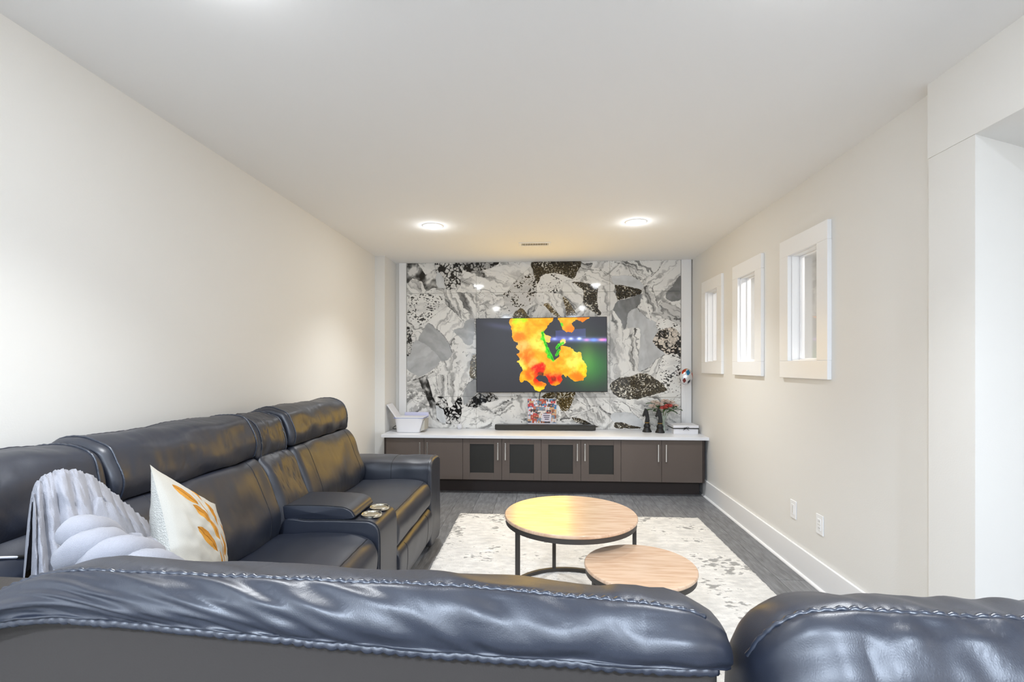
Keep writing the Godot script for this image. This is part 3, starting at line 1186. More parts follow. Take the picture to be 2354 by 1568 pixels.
func ceiling_fittings() -> void:
	var disc := Geo.new().lathe([Vector2(0.001, -0.02), Vector2(0.04, -0.0185), Vector2(0.058, -0.015), Vector2(0.069, -0.009), Vector2(0.072, -0.004), Vector2(0.072, -0.001)], 40).mesh()
	var ring := Geo.new().lathe([Vector2(0.0725, -0.003), Vector2(0.0735, -0.006), Vector2(0.078, -0.0062), Vector2(0.086, -0.003), Vector2(0.088, 0.0), Vector2(0.0725, 0.0)], 40).mesh()
	var spots := [[-0.891, -3.936, "round ceiling light at the left in front of the stone wall"], [0.746, -3.927, "round ceiling light at the right in front of the stone wall"],
		[-0.90, -1.27, "round ceiling light above the left sofa"], [0.78, -1.27, "round ceiling light above the rug"],
		[-0.90, 1.5, "round ceiling light behind the sofas at the left"], [0.78, 1.5, "round ceiling light behind the sofas at the right"]]
	for k in 6:
		var s: Array = spots[k]
		var o := thing("ceiling_light", s[2], "ceiling light", Vector3(s[0], CEIL, s[1]), "round ceiling lights")
		put("diffuser", disc, mat.lamp, o)
		put("trim_ring", ring, mat.trim, o)
		var c := Color(0.97, 0.985, 1.0) if k < 4 else Color(0.86, 0.92, 1.0)
		omni(Vector3(0, -0.045, 0), 0.04, GLOW_POWER * (1.9 if k in [2, 3] else 1.0), c, o)
		if k < 4:
			beam(Vector3(0, -0.032, 0), 55.0, BEAM_POWER, c, o)
		area_light(Vector3(0, -0.03, 0), Vector3(-PI / 2, 0, 0), Vector2(0.13, 0.13), LAMP_POWER if k < 4 else REAR_POWER, c, o)
	var hl := thing("ceiling_light", "round ceiling light in the hall behind the inner windows", "ceiling light", Vector3(2.35, CEIL, -3.3), "round ceiling lights")
	put("diffuser", disc, mat.lamp, hl)
	put("trim_ring", ring, mat.trim, hl)
	area_light(Vector3(0, -0.02, 0), Vector3(-PI / 2, 0, 0), Vector2(0.13, 0.13), HALL_POWER, Color(1.0, 0.98, 0.96), hl)

	var v := thing("ceiling_vent", "slim white slotted air vent in the ceiling before the stone wall", "vent", Vector3(-0.068, CEIL, -4.59))
	var f := Geo.new()
	f.rbox(Vector3(-0.15, -0.006, -0.062), Vector3(0.15, 0, -0.042), 0.002, 1)
	f.rbox(Vector3(-0.15, -0.006, 0.042), Vector3(0.15, 0, 0.062), 0.002, 1)
	f.rbox(Vector3(-0.15, -0.006, -0.042), Vector3(-0.125, 0, 0.042), 0.002, 1)
	f.rbox(Vector3(0.125, -0.006, -0.042), Vector3(0.15, 0, 0.042), 0.002, 1)
	obj("frame", f, mat.trim, v)
	obj("backing", Geo.new().box(Vector3(-0.125, -0.0015, -0.042), Vector3(0.125, 0, 0.042)), mat.gap, v)
	var slat := Geo.new().box(Vector3(-0.0035, -0.0055, -0.042), Vector3(0.0035, -0.0015, 0.042)).mesh()
	for k in 16:
		put("slat", slat, mat.trim, v, Vector3(-0.117 + k * 0.0156, 0, 0))


# ---------------------------------------------------------------- the cabinet run and what stands on it

const TOP := 0.597

func cabinets() -> void:
	var x0 := -1.583
	var dw := 0.3935
	var zf := -4.86
	var handle := Geo.new().rbox(Vector3(-0.006, -0.085, 0.026), Vector3(0.006, 0.085, 0.032), 0.0025, 2)
	handle.rbox(Vector3(-0.005, -0.08, 0), Vector3(0.005, -0.066, 0.028), 0.002, 1)
	handle.rbox(Vector3(-0.005, 0.066, 0), Vector3(0.005, 0.08, 0.028), 0.002, 1)
	var hm := handle.mesh()
	var labels := ["taupe cabinet with two plain doors, partly behind the sofa arm", "taupe cabinet with two dark-panelled doors under the printer side of the television", "taupe cabinet with two dark-panelled doors below the right half of the television", "taupe cabinet with two plain doors below the chess knights"]
	for c in 4:
		var a := x0 + c * 2 * dw
		var o := thing("cabinet", labels[c], "cabinet", Vector3(a + dw, 0.148, -5.1), "run of low cabinets")
		obj("body", Geo.new().rbox(Vector3(-dw + 0.0005, 0, -0.27), Vector3(dw - 0.0005, 0.418, 0.219), 0.001, 1), mat.cabinet_dark, o)
		if c == 0:
			obj("filler_strip", Geo.new().rbox(Vector3(-dw - 0.019, 0, -0.27), Vector3(-dw - 0.001, 0.418, 0.234), 0.001, 1), mat.cabinet_dark, o)
		if c == 3:
			obj("end_panel", Geo.new().rbox(Vector3(dw + 0.001, 0, -0.27), Vector3(dw + 0.019, 0.418, 0.238), 0.001, 1), mat.cabinet_dark, o)
		for k in 2:
			var d := Node3D.new()
			d.name = "door" if k == 0 else "door_001"
			o.add_child(d, true)
			d.position = Vector3(-dw / 2 if k == 0 else dw / 2, 0.207, 0.221)
			var h := Vector2(dw / 2 - 0.0015, 0.205)
			var inner := 1.0 if k == 0 else -1.0
			if c in [1, 2]:
				var f := Geo.new()
				var l := -h.x + (0.070 if k == 0 else 0.077)
				var r := h.x - (0.077 if k == 0 else 0.070)
				f.rbox(Vector3(-h.x, -h.y, 0), Vector3(l, h.y, 0.019), 0.0012, 1)
				f.rbox(Vector3(r, -h.y, 0), Vector3(h.x, h.y, 0.019), 0.0012, 1)
				f.rbox(Vector3(l, h.y - 0.052, 0), Vector3(r, h.y, 0.019), 0.0012, 1)
				f.rbox(Vector3(l, -h.y, 0), Vector3(r, -h.y + 0.068, 0.019), 0.0012, 1)
				obj("door_frame", f, mat.cabinet, d)
				obj("panel", Geo.new().box(Vector3(l - 0.004, -h.y + 0.06, 0.003), Vector3(r + 0.004, h.y - 0.046, 0.007)), mat.glass_dark, d).set_meta("label", "dark panel")
			else:
				obj("door_panel", Geo.new().rbox(Vector3(-h.x, -h.y, 0), Vector3(h.x, h.y, 0.019), 0.0015, 1), mat.cabinet, d)
			put("handle", hm, mat.chrome, d, Vector3(inner * (h.x - 0.036), h.y - 0.122, 0.019)).set_meta("label", "chrome handle")
	var right := x0 + 8 * dw
	tag(obj("plinth", Geo.new().rbox(Vector3(-1.6, 0, -5.36), Vector3(right + 0.012, 0.147, -5.0), 0.001, 1), mat.cabinet_dark), "dark brown plinth running under the cabinets", "plinth")
	tag(obj("countertop", Geo.new().rbox(Vector3(-1.625, 0.567, -5.361), Vector3(WR - 0.001, TOP, -4.835), 0.002, 2), mat.quartz), "long white countertop on the taupe cabinets", "countertop")


func television() -> void:
	var tv := thing("television", "large wall television showing a plume of orange and yellow smoke", "television", Vector3(-0.009, 1.41, -5.305))
	tv.rotation.z = 0.009
	var w := 0.712
	var h := 0.407
	obj("casing", Geo.new().rbox(Vector3(-w, -h, -0.035), Vector3(w, h, -0.001), 0.004, 2), mat.black_plastic, tv)
	var s := Geo.new()
	s.rbox(Vector3(-w + 0.006, -h + 0.009, -0.0015), Vector3(w - 0.006, h - 0.006, 0.0), 0.0005, 1)
	for k in s.v.size():
		s.u[k] = Vector2((s.v[k].x + w) / (2 * w), (h - s.v[k].y) / (2 * h))
	obj("screen", s, mat.screen, tv)
	obj("bracket", Geo.new().rbox(Vector3(-0.25, -0.15, -0.073), Vector3(0.25, 0.15, -0.035), 0.002, 1), mat.dark, tv)
	# the light of the picture itself, as large as the bright plume
	area_light(Vector3(0.0, 0.03, 0.012), Vector3(0, PI, 0), Vector2(0.6, 0.66), TV_POWER, Color(1.0, 0.8, 0.2), tv)
	# its lead
	var p := PackedVector3Array()
	for k in 25:
		var t := float(k) / 24
		p.append(Vector3(-0.01 - 0.045 * sin(t * PI) * (1 - t * 0.6) + 0.03 * t, lerpf(1.03, 0.66, t), -5.366 + 0.004 * sin(t * 9)))
	tag(obj("cable", Geo.new().tube(p, 0.0045, 8), mat.black_plastic), "black lead hanging from the television down the stone", "cable")



func counter_things() -> void:
	# sound bar
	var sb := thing("soundbar", "long dark grey sound bar lying on the white countertop", "sound bar", Vector3(0.032, TOP, -5.29))
	var out := PackedVector2Array()
	for k in 24:
		var a := TAU * k / 24
		out.append(Vector2(signf(cos(a)) * 0.495 + cos(a) * 0.05, sin(a) * 0.055))
	var turn := Transform3D(Basis(Vector3(1, 0, 0), Vector3(0, 0, -1), Vector3(0, 1, 0)), Vector3.ZERO)
	obj("grille_body", Geo.new().prism(out, 0.004, 0.052, 0.003, turn), mat.soundbar, sb)
	var lid := PackedVector2Array()
	for q in out:
		lid.append(q * Vector2(0.995, 0.94))
	obj("top_plate", Geo.new().prism(lid, 0.052, 0.058, 0.002, turn), mat.black_plastic, sb)
	for s in [-0.4, 0.4]:
		obj("foot", Geo.new().lathe([Vector2(0.02, 0), Vector2(0.02, 0.005)], 14, Transform3D(Basis(), Vector3(s, 0, 0))), mat.black_plastic, sb)
	# snapshot board leaning on the stone
	var cb := thing("photo_collage", "colourful board of snapshots standing behind the sound bar", "picture", Vector3(0.0, TOP, -5.354))
	cb.rotation.x = -0.03
	obj("board", Geo.new().rbox(Vector3(-0.158, 0.0, -0.006), Vector3(0.158, 0.335, 0.0), 0.001, 1), mat.white_plastic, cb)
	var pr := Geo.new().box(Vector3(-0.157, 0.066, 0.0), Vector3(0.157, 0.33, 0.0008))
	obj("print", pr, mat.collage, cb)

	printer()
	knights()
	bouquet()
	gift_box()
	balloon()


func printer() -> void:
	var p := thing("printer", "small white printer with its paper tray raised, at the left end of the countertop", "printer", Vector3(-1.385, TOP, -5.09))
	# tapered body: rounded outlines growing upwards
	var rows := []
	for s in [[0.0, 0.118, 0.09, -0.010], [0.004, 0.126, 0.098, -0.010], [0.05, 0.136, 0.104, -0.003], [0.13, 0.152, 0.11, 0.002], [0.15, 0.156, 0.112, 0.004]]:
		var row := PackedVector3Array()
		for k in 40:
			var a := TAU * k / 40
			var c := Vector2(signf(cos(a)) * pow(absf(cos(a)), 0.3), signf(sin(a)) * pow(absf(sin(a)), 0.3))
			row.append(Vector3(c.x * s[1] + s[3], s[0], c.y * s[2]))
		rows.append(row)
	var cap := PackedVector3Array()
	var base := PackedVector3Array()
	for k in 40:
		cap.append(Vector3(0.004, 0.15, 0))
		base.append(Vector3(-0.01, 0, 0))
	rows.append(cap)
	rows.insert(0, base)
	var g := Geo.new()
	g.grid(rows, false, true, false, true)
	obj("body", g, mat.white_plastic, p)
	obj("rim", Geo.new().rbox(Vector3(-0.158, 0.149, -0.112), Vector3(0.162, 0.154, 0.112), 0.002, 1), mat.blue_plastic, p).set_meta("label", "blue rim")
	obj("lid", Geo.new().rbox(Vector3(-0.135, 0.1535, -0.075), Vector3(0.158, 0.162, 0.113), 0.003, 2), mat.white_plastic, p)
	obj("rear_ridge", Geo.new().rbox(Vector3(-0.10, 0.156, -0.11), Vector3(0.162, 0.205, -0.08), 0.008, 2, Transform3D(Basis(Vector3(1, 0, 0), -0.1), Vector3.ZERO)), mat.lilac_plastic, p)
	var tilt := Transform3D(Basis(Vector3(0, 0, 1), 0.62), Vector3(-0.142, 0.15, -0.02))
	obj("paper_tray", Geo.new().rbox(Vector3(-0.006, 0.0, -0.09), Vector3(0.006, 0.17, 0.09), 0.004, 2, tilt), mat.white_plastic, p)
	var film := PackedVector2Array([Vector2(0.118, 0.01), Vector2(0.165, 0.03), Vector2(0.17, 0.14), Vector2(0.152, 0.12)])
	obj("side_cover", Geo.new().prism(film, -0.08, 0.09, 0.003), mat.grout, p).set_meta("label", "grey side cover")
	var c := PackedVector3Array()
	for k in 22:
		var t := float(k) / 21
		c.append(Vector3(-1.525 - 0.075 * sin(t * PI * 0.9) + 0.02 * sin(t * 8), TOP + 0.05 - 0.044 * t + 0.016 * sin(t * 7), -5.1 - 0.2 * t))
	tag(obj("power_cord", Geo.new().tube(c, 0.004, 8), mat.black_plastic), "black cord curling behind the white printer", "cord")
	# crumpled clear-white wrap
	var wr := []
	var no := nz(9.0, FastNoiseLite.TYPE_SIMPLEX, 3, 91)
	for i in 15:
		var row := PackedVector3Array()
		for k in 24:
			var a := TAU * k / 24
			var b := PI * i / 14
			var d := Vector3(sin(b) * cos(a), cos(b), sin(b) * sin(a))
			var q := d * (1.0 + 0.45 * no.get_noise_3d(d.x, d.y, d.z)) * Vector3(0.028, 0.03, 0.024)
			row.append(q + Vector3(0, 0.026, 0))
		wr.append(row)
	var wg := Geo.new()
	wg.grid(wr, true, true, false, true)
	var o := tag(obj("crumpled_wrap", wg, mat.white_plastic), "small crumpled white wrapper against the stone right of the printer", "wrapper")
	o.position = Vector3(-0.905, TOP, -5.31)


func knights() -> void:
	var g := Geo.new()
	g.lathe([Vector2(0.047, 0.0), Vector2(0.048, 0.006), Vector2(0.046, 0.012), Vector2(0.038, 0.024), Vector2(0.033, 0.04), Vector2(0.029, 0.046), Vector2(0.033, 0.052), Vector2(0.0355, 0.062), Vector2(0.033, 0.073), Vector2(0.027, 0.08), Vector2(0.023, 0.088), Vector2(0.023, 0.095)], 36, Transform3D(), 0.7)
	var base := g.mesh()
	var band := Geo.new().lathe([Vector2(0.022, 0.0945), Vector2(0.0255, 0.096), Vector2(0.0255, 0.1), Vector2(0.022, 0.1015)], 36).mesh()
	var raw := [-0.022, 0.10, -0.017, 0.128, -0.013, 0.15, -0.018, 0.168, -0.026, 0.176, -0.032, 0.168, -0.037, 0.160, -0.044, 0.164, -0.047, 0.176, -0.038, 0.196, -0.034, 0.213, -0.029, 0.224, -0.022, 0.246, -0.013, 0.234, -0.006, 0.243, 0.002, 0.228, 0.012, 0.206, 0.018, 0.172, 0.021, 0.138, 0.0215, 0.10]
	var poly := PackedVector2Array()
	for k in range(0, raw.size(), 2):
		poly.append(Vector2(raw[k], raw[k + 1]))
	var hd := Geo.new().prism(poly, -0.019, 0.019, 0.0055, Transform3D(), 0.2)
	# plump cheeks and a crest of mane
	hd.lathe([Vector2(0.001, -0.0), Vector2(0.012, 0.002), Vector2(0.016, 0.014), Vector2(0.012, 0.03), Vector2(0.001, 0.034)], 14, Transform3D(Basis(Vector3(0, 0, 1), -0.5) * Basis.from_scale(Vector3(1, 1, 1.35)), Vector3(-0.028, 0.172, 0)))
	var head := hd.mesh()
	var mn := Geo.new()
	for k in 9:
		var t := float(k) / 8
		var c := Vector3(lerpf(-0.004, 0.0225, pow(t, 0.55)), lerpf(0.232, 0.118, t), 0)
		mn.rbox(c - Vector3(0.005, 0.0062, 0.007), c + Vector3(0.005, 0.0062, 0.007), 0.003, 1)
	var mane := mn.mesh()
	var ear := Geo.new().lathe([Vector2(0.0055, 0.0), Vector2(0.005, 0.008), Vector2(0.001, 0.021)], 10).mesh()
	var at := [Vector3(1.103, TOP, -5.205), Vector3(1.224, TOP, -5.15)]
	for k in 2:
		var o := thing("chess_knight", ["black chess knight ornament with a gold collar, left of the pair", "black chess knight ornament with a gold collar, in front of the vase"][k], "ornament", at[k], "pair of chess knights")
		put("base", base, mat.knight, o)
		put("collar", band, mat.gold, o).set_meta("label", "gold collar")
		put("horse_head", head, mat.knight, o)
		put("mane", mane, mat.knight, o)
		for s in [-1, 1]:
			put("ear", ear, mat.knight, o, Vector3(-0.018, 0.228, s * 0.009))


func bouquet() -> void:
	var base := Vector3(1.278, TOP, -5.26)
	var vs := thing("vase", "slender clear glass vase behind the second knight", "vase", base)
	obj("glass", Geo.new().lathe([Vector2(0.030, 0.0), Vector2(0.031, 0.004), Vector2(0.026, 0.05), Vector2(0.024, 0.09), Vector2(0.030, 0.15), Vector2(0.034, 0.165), Vector2(0.031, 0.165), Vector2(0.027, 0.15), Vector2(0.021, 0.09), Vector2(0.023, 0.05), Vector2(0.026, 0.01), Vector2(0.001, 0.009)], 28, Transform3D(), 0.5), mat.vase, vs)
	var pet := Geo.new()
	var rows := []
	for i in 6:
		var v := float(i) / 5
		var row := PackedVector3Array()
		for k in 7:
			var u := float(k) / 6 - 0.5
			var w := 0.024 * sin(PI * (0.12 + 0.8 * v)) * 1.15
			row.append(Vector3(u * 2 * w, v * 0.026, -0.010 * cos(u * 2.4) + 0.010 + 0.012 * v * v * v - 0.006 * v))
		rows.append(row)
	pet.grid(rows, true, false)
	var lf := Geo.new()
	rows = []
	for i in 8:
		var v := float(i) / 7
		var row := PackedVector3Array()
		for k in 5:
			var u := float(k) / 4 - 0.5
			row.append(Vector3(u * 2 * 0.019 * sin(PI * pow(v, 0.75)), 0.016 * sin(v * 2.2) + absf(u) * 0.012, -v * 0.085))
		rows.append(row)
	lf.grid(rows, true, false)
	var pm := pet.mesh()
	var lm := lf.mesh()
	var heads := [[-0.105, 0.262, 0.01, "petal_pale", "pale pink rose hanging lowest at the left of the vase"], [-0.075, 0.305, -0.02, "petal_cream", "cream rose topmost over the left knight side"], [-0.04, 0.285, 0.025, "petal_pale", "pale rose between the two knights' heads"],
		[0.0, 0.25, 0.04, "petal_coral", "coral rose right above the second knight"], [0.028, 0.315, -0.01, "petal_pale", "pale pink rose at the top of the bouquet"], [0.055, 0.27, 0.03, "petal_coral", "bright coral rose at the middle of the bouquet"],
		[0.085, 0.305, 0.0, "petal_cream", "cream rose at the top right of the bouquet"], [0.115, 0.268, 0.02, "petal_pale", "pale pink rose outermost towards the white upright board"]]
	for k in heads.size():
		var h: Array = heads[k]
		var at := base + Vector3(h[0], h[1], h[2])
		var o := thing("rose", h[4], "flower", at, "roses in the glass vase")
		var sp := PackedVector3Array()
		for j in 9:
			var t := float(j) / 8
			sp.append(Vector3(-h[0] * t * (2 - t) + (k - 3.5) * 0.003 * t, -(h[1] - 0.03) * t, -h[2] * t * (2 - t)))
		obj("stem", Geo.new().tube(sp, 0.0022, 6), mat.stem, o)
		for j in 14:
			var ringn := 0 if j < 3 else (1 if j < 8 else 2)
			var n := 3 if ringn == 0 else (5 if ringn == 1 else 6)
			var a := TAU * j / n + ringn * 0.5 + k
			var lean: float = [0.05, 0.35, 0.75][ringn]
			var q := put("petal", pm, mat[h[3]] if ringn < 2 or k % 2 else mat.petal_cream, o)
			q.transform = Transform3D(Basis(Vector3.UP, a) * Basis(Vector3.RIGHT, lean) * Basis.from_scale(Vector3.ONE * [1.0, 1.3, 1.45][ringn]), Vector3(0, -0.006, 0) + Basis(Vector3.UP, a) * Vector3(0, 0, [0.0, 0.004, 0.008][ringn]))
		for j in 3:
			var a := TAU * j / 3 + k * 1.3
			var q := put("leaf", lm, mat.green, o)
			q.transform = Transform3D(Basis(Vector3.UP, a) * Basis(Vector3.RIGHT, -0.15 - 0.2 * j) * Basis.from_scale(Vector3(1.5, 1.2, 1.1)), Vector3(0, -0.022 - 0.012 * j, 0))


func gift_box() -> void:
	var o := thing("gift_box", "flat white box with a black ribbon in the corner by the right wall", "box", Vector3(1.462, TOP, -5.17))
	obj("box_body", Geo.new().rbox(Vector3(-0.122, 0, -0.11), Vector3(0.122, 0.055, 0.11), 0.002, 1), mat.white_plastic, o)
	obj("box_lid", Geo.new().rbox(Vector3(-0.127, 0.062, -0.115), Vector3(0.127, 0.089, 0.115), 0.002, 1), mat.white_plastic, o)
	var rb := Geo.new().rbox(Vector3(-0.1285, 0.053, -0.1165), Vector3(0.1285, 0.063, 0.1165), 0.001, 1)
	obj("ribbon", rb, mat.black_plastic, o).set_meta("label", "black ribbon")
	var bow := Geo.new()
	for s in [-1.0, 1.0]:
		var p := PackedVector3Array()
		for k in 13:
			var a := TAU * k / 12
			p.append(Vector3(s * (0.014 - 0.014 * cos(a)), 0.062 + 0.007 * sin(a) + s * 0.003, 0.121))
		bow.tube(p, 0.0022, 6)
		bow.tube(PackedVector3Array([Vector3(0, 0.06, 0.12), Vector3(s * 0.02, 0.046, 0.121), Vector3(s * 0.03, 0.04, 0.119)]), 0.002, 6)
	bow.rbox(Vector3(-0.005, 0.055, 0.116), Vector3(0.005, 0.068, 0.125), 0.002, 1)
	obj("bow", bow, mat.black_plastic, o)


func balloon() -> void:
	var o := thing("balloon", "small foil balloon with red and blue patches beside the white upright board", "balloon", Vector3(1.51, 1.178, -5.22))
	var rows := []
	for i in 33:
		var b := PI * i / 32
		var row := PackedVector3Array()
		for k in 65:
			var a := TAU * k / 64
			var d := Vector3(sin(b) * cos(a), cos(b), sin(b) * sin(a))
			var e := absf(d.x)
			var pucker := 0.006 * sin(b * 34.0) * smoothstep(0.55, 0.05, absf(d.z)) 
			row.append(Vector3(d.x * 0.068, d.y * 0.087, d.z * (0.052 + pucker - 0.01 * e)))
		rows.append(row)
	var g := Geo.new()
	g.grid(rows, true, true)
	var f := obj("foil", g, mat.balloon, o)
	f.rotation.z = -0.25
	f.rotation.y = 0.2
	obj("neck", Geo.new().lathe([Vector2(0.004, -0.02), Vector2(0.010, -0.018), Vector2(0.004, -0.004), Vector2(0.007, 0.006)], 10, Transform3D(Basis(), Vector3(-0.02, -0.083, 0))), mat.white_plastic, o)
	var p := PackedVector3Array()
	for k in 14:
		var t := float(k) / 13
		p.append(Vector3(-0.02 + 0.02 * sin(t * 2.5), -0.1 - t * 0.39, 0.01 * sin(t * 5)))
	obj("string", Geo.new().tube(p, 0.0012, 5), mat.white_plastic, o)

# ---------------------------------------------------------------- prints: patches of the stone (kind, tone, angle, outline in cm from the top left), its veins, and the picture on the screen

func stone_patches() -> Array:
	var a := []
	a.append([6, 0.80, 35, [230, 1, 282, 1, 277, 12, 266, 18, 256, 21, 244, 6]])
	a.append([0, 0.80, -40, [282, 1, 302, 1, 302, 13, 284, 39, 275, 50, 266, 28, 265, 18, 277, 12]])
	a.append([4, 0.80, 0, [1, 36, 34, 35, 44, 49, 24, 65, 10, 72, 1, 58]])
	a.append([6, 0.80, 62, [43, 30, 65, 34, 80, 37, 82, 59, 74, 63, 62, 65, 53, 55, 45, 48]])
	a.append([0, 0.83, -50, [24, 66, 45, 49, 53, 55, 62, 63, 65, 72, 48, 87, 38, 77]])
	a.append([4, 0.72, 1, [109, 35, 122, 21, 141, 13, 146, 34, 141, 45, 122, 56, 111, 48]])
	a.append([0, 0.80, 20, [65, 12, 94, 6, 122, 1, 141, 2, 122, 21, 109, 35, 80, 35, 62, 29]])
	a.append([1, 0.60, 40, [25, 67, 38, 77, 48, 90, 52, 101, 47, 108, 38, 110, 33, 101, 22, 91, 13, 87, 20, 73]])
	a.append([1, 0.66, -30, [13, 87, 22, 91, 33, 101, 38, 110, 29, 120, 14, 127, 0, 118, 0, 103, 9, 88]])
	a.append([1, 0.62, 10, [53, 76, 59, 73, 64, 72, 67, 65, 76, 63, 75, 89, 71, 92, 65, 90, 61, 84]])
	a.append([3, 0.75, 0, [33, -3, 62, -2, 62, 12, 60, 27, 53, 30, 43, 29, 34, 25, 33, 10]])
	a.append([5, 0.35, -50, [0, -2, 12, 0, 22, 13, 33, 7, 34, 25, 43, 29, 29, 28, 22, 31, 18, 21, 14, 19, 7, 17, 0, 22]])
	a.append([1, 0.74, 80, [34, 10, 38, 12, 42, 18, 43, 28, 38, 28, 33, 23]])
	a.append([3, 0.60, 0, [63, -1, 103, 0, 94, 6, 78, 11, 65, 9]])
	a.append([2, 0.25, 1, [120, 57, 129, 51, 136, 60, 141, 63, 121, 63]])
	a.append([6, 0.74, -65, [133, 52, 146, 47, 159, 54, 163, 63, 139, 62]])
	a.append([2, 0.12, 0, [141, 0, 186, -1, 194, 0, 193, 6, 185, 20, 175, 15, 166, 13, 158, 13, 150, 17, 146, 25, 142, 12]])
	a.append([4, 0.80, 0, [150, 17, 157, 13, 167, 16, 175, 23, 173, 31, 165, 35, 154, 35, 149, 28]])
	a.append([0, 0.80, 40, [175, 23, 183, 23, 193, 29, 197, 34, 196, 45, 185, 54, 174, 36]])
	a.append([6, 0.80, 70, [154, 36, 167, 35, 174, 38, 178, 60, 171, 60, 161, 44, 154, 48]])
	a.append([2, 0.28, 1, [153, 48, 158, 46, 166, 54, 171, 60, 170, 62, 165, 59]])
	a.append([2, 0.25, 1, [174, 39, 180, 43, 184, 50, 189, 58, 179, 60, 177, 50]])
	a.append([2, 0.13, 0, [184, 23, 196, 23, 207, 27, 214, 31, 212, 42, 213, 52, 216, 56, 213, 59, 197, 48, 197, 34, 193, 29, 188, 25]])
	a.append([0, 0.77, 80, [214, 29, 230, 26, 234, 42, 228, 54, 216, 56, 213, 49, 212, 38]])
	a.append([2, 0.11, 0, [231, 27, 240, 27, 257, 31, 260, 34, 256, 38, 242, 41, 234, 43, 232, 34]])
	a.append([1, 0.72, 0, [228, 17, 249, 17, 262, 27, 257, 31, 240, 27, 230, 26]])
	a.append([1, 0.46, 70, [229, 53, 234, 44, 246, 41, 259, 37, 258, 46, 253, 53, 245, 58, 244, 68, 241, 75, 236, 64, 231, 58]])
	a.append([1, 0.68, 85, [245, 58, 254, 52, 262, 60, 275, 68, 278, 76, 272, 89, 284, 102, 273, 111, 265, 118, 256, 121, 257, 100, 258, 75, 245, 74]])
	a.append([6, 0.81, 80, [240, 76, 258, 75, 257, 100, 255, 120, 247, 118, 239, 100]])
	a.append([0, 0.80, 75, [226, 56, 236, 64, 239, 75, 239, 100, 247, 118, 239, 125, 226, 127]])
	a.append([1, 0.46, 0, [301, 17, 302, 42, 293, 45, 286, 42, 286, 36, 293, 28]])
	a.append([6, 0.78, 66, [262, 29, 270, 29, 278, 53, 270, 57, 269, 66, 261, 42]])
	a.append([6, 0.66, 30, [276, 54, 284, 46, 302, 54, 302, 72, 284, 63]])
	a.append([4, 0.80, 0, [275, 68, 284, 63, 302, 72, 302, 82, 292, 73, 278, 77]])
	a.append([3, 0.72, 1, [278, 77, 292, 73, 302, 82, 302, 104, 286, 102, 272, 89]])
	a.append([4, 0.82, 0, [282, 104, 302, 105, 302, 150, 289, 140, 275, 130, 277, 118]])
	a.append([0, 0.82, -65, [282, 104, 277, 118, 273, 133, 268, 125, 269, 118, 275, 108]])
	a.append([2, 0.15, 0, [225, 136, 236, 127, 243, 128, 254, 124, 264, 123, 270, 126, 287, 141, 262, 149, 255, 152, 249, 152, 238, 150, 230, 146, 226, 140]])
	a.append([2, 0.13, 0, [184, 172, 194, 173, 203, 177, 214, 182, 210, 183, 192, 178, 188, 176]])
	a.append([2, 0.13, 0, [231, 177, 239, 177, 254, 181, 258, 183, 232, 183]])
	a.append([2, 0.22, 1, [151, 149, 159, 144, 171, 143, 185, 143, 188, 146, 184, 156, 180, 163, 174, 165, 167, 156, 158, 153]])
	a.append([1, 0.72, 0, [227, 167, 247, 166, 261, 175, 261, 182, 239, 177, 228, 175]])
	a.append([6, 0.80, 35, [226, 148, 239, 152, 262, 150, 297, 143, 301, 146, 296, 155, 275, 166, 256, 168, 245, 158]])
	a.append([3, 0.75, 0, [33, 158, 38, 157, 35, 150, 45, 150, 48, 160, 53, 150, 62, 150, 62, 166, 60, 179, 43, 179, 35, 175]])
	a.append([1, 0.76, 80, [33, 159, 41, 164, 43, 171, 44, 179, 38, 178, 34, 171]])
	a.append([5, 0.40, 65, [14, 129, 23, 128, 29, 147, 33, 158, 34, 175, 40, 179, 29, 174, 22, 160, 26, 159, 19, 143]])
	a.append([0, 0.83, 85, [29, 128, 45, 125, 47, 147, 37, 149, 32, 136]])
	a.append([0, 0.84, 80, [46, 125, 59, 125, 58, 149, 51, 161, 46, 158]])
	a.append([1, 0.58, 60, [64, 146, 69, 135, 78, 130, 78, 146, 65, 158]])
	a.append([3, 0.62, 0, [66, 159, 80, 146, 96, 145, 103, 152, 89, 156, 78, 161]])
	a.append([2, 0.25, 1, [74, 104, 79, 103, 79, 127, 72, 128, 71, 118]])
	a.append([3, 0.70, 0, [0, 72, 4, 72, 7, 77, 5, 82, 6, 88, 5, 100, 0, 103]])
	return a

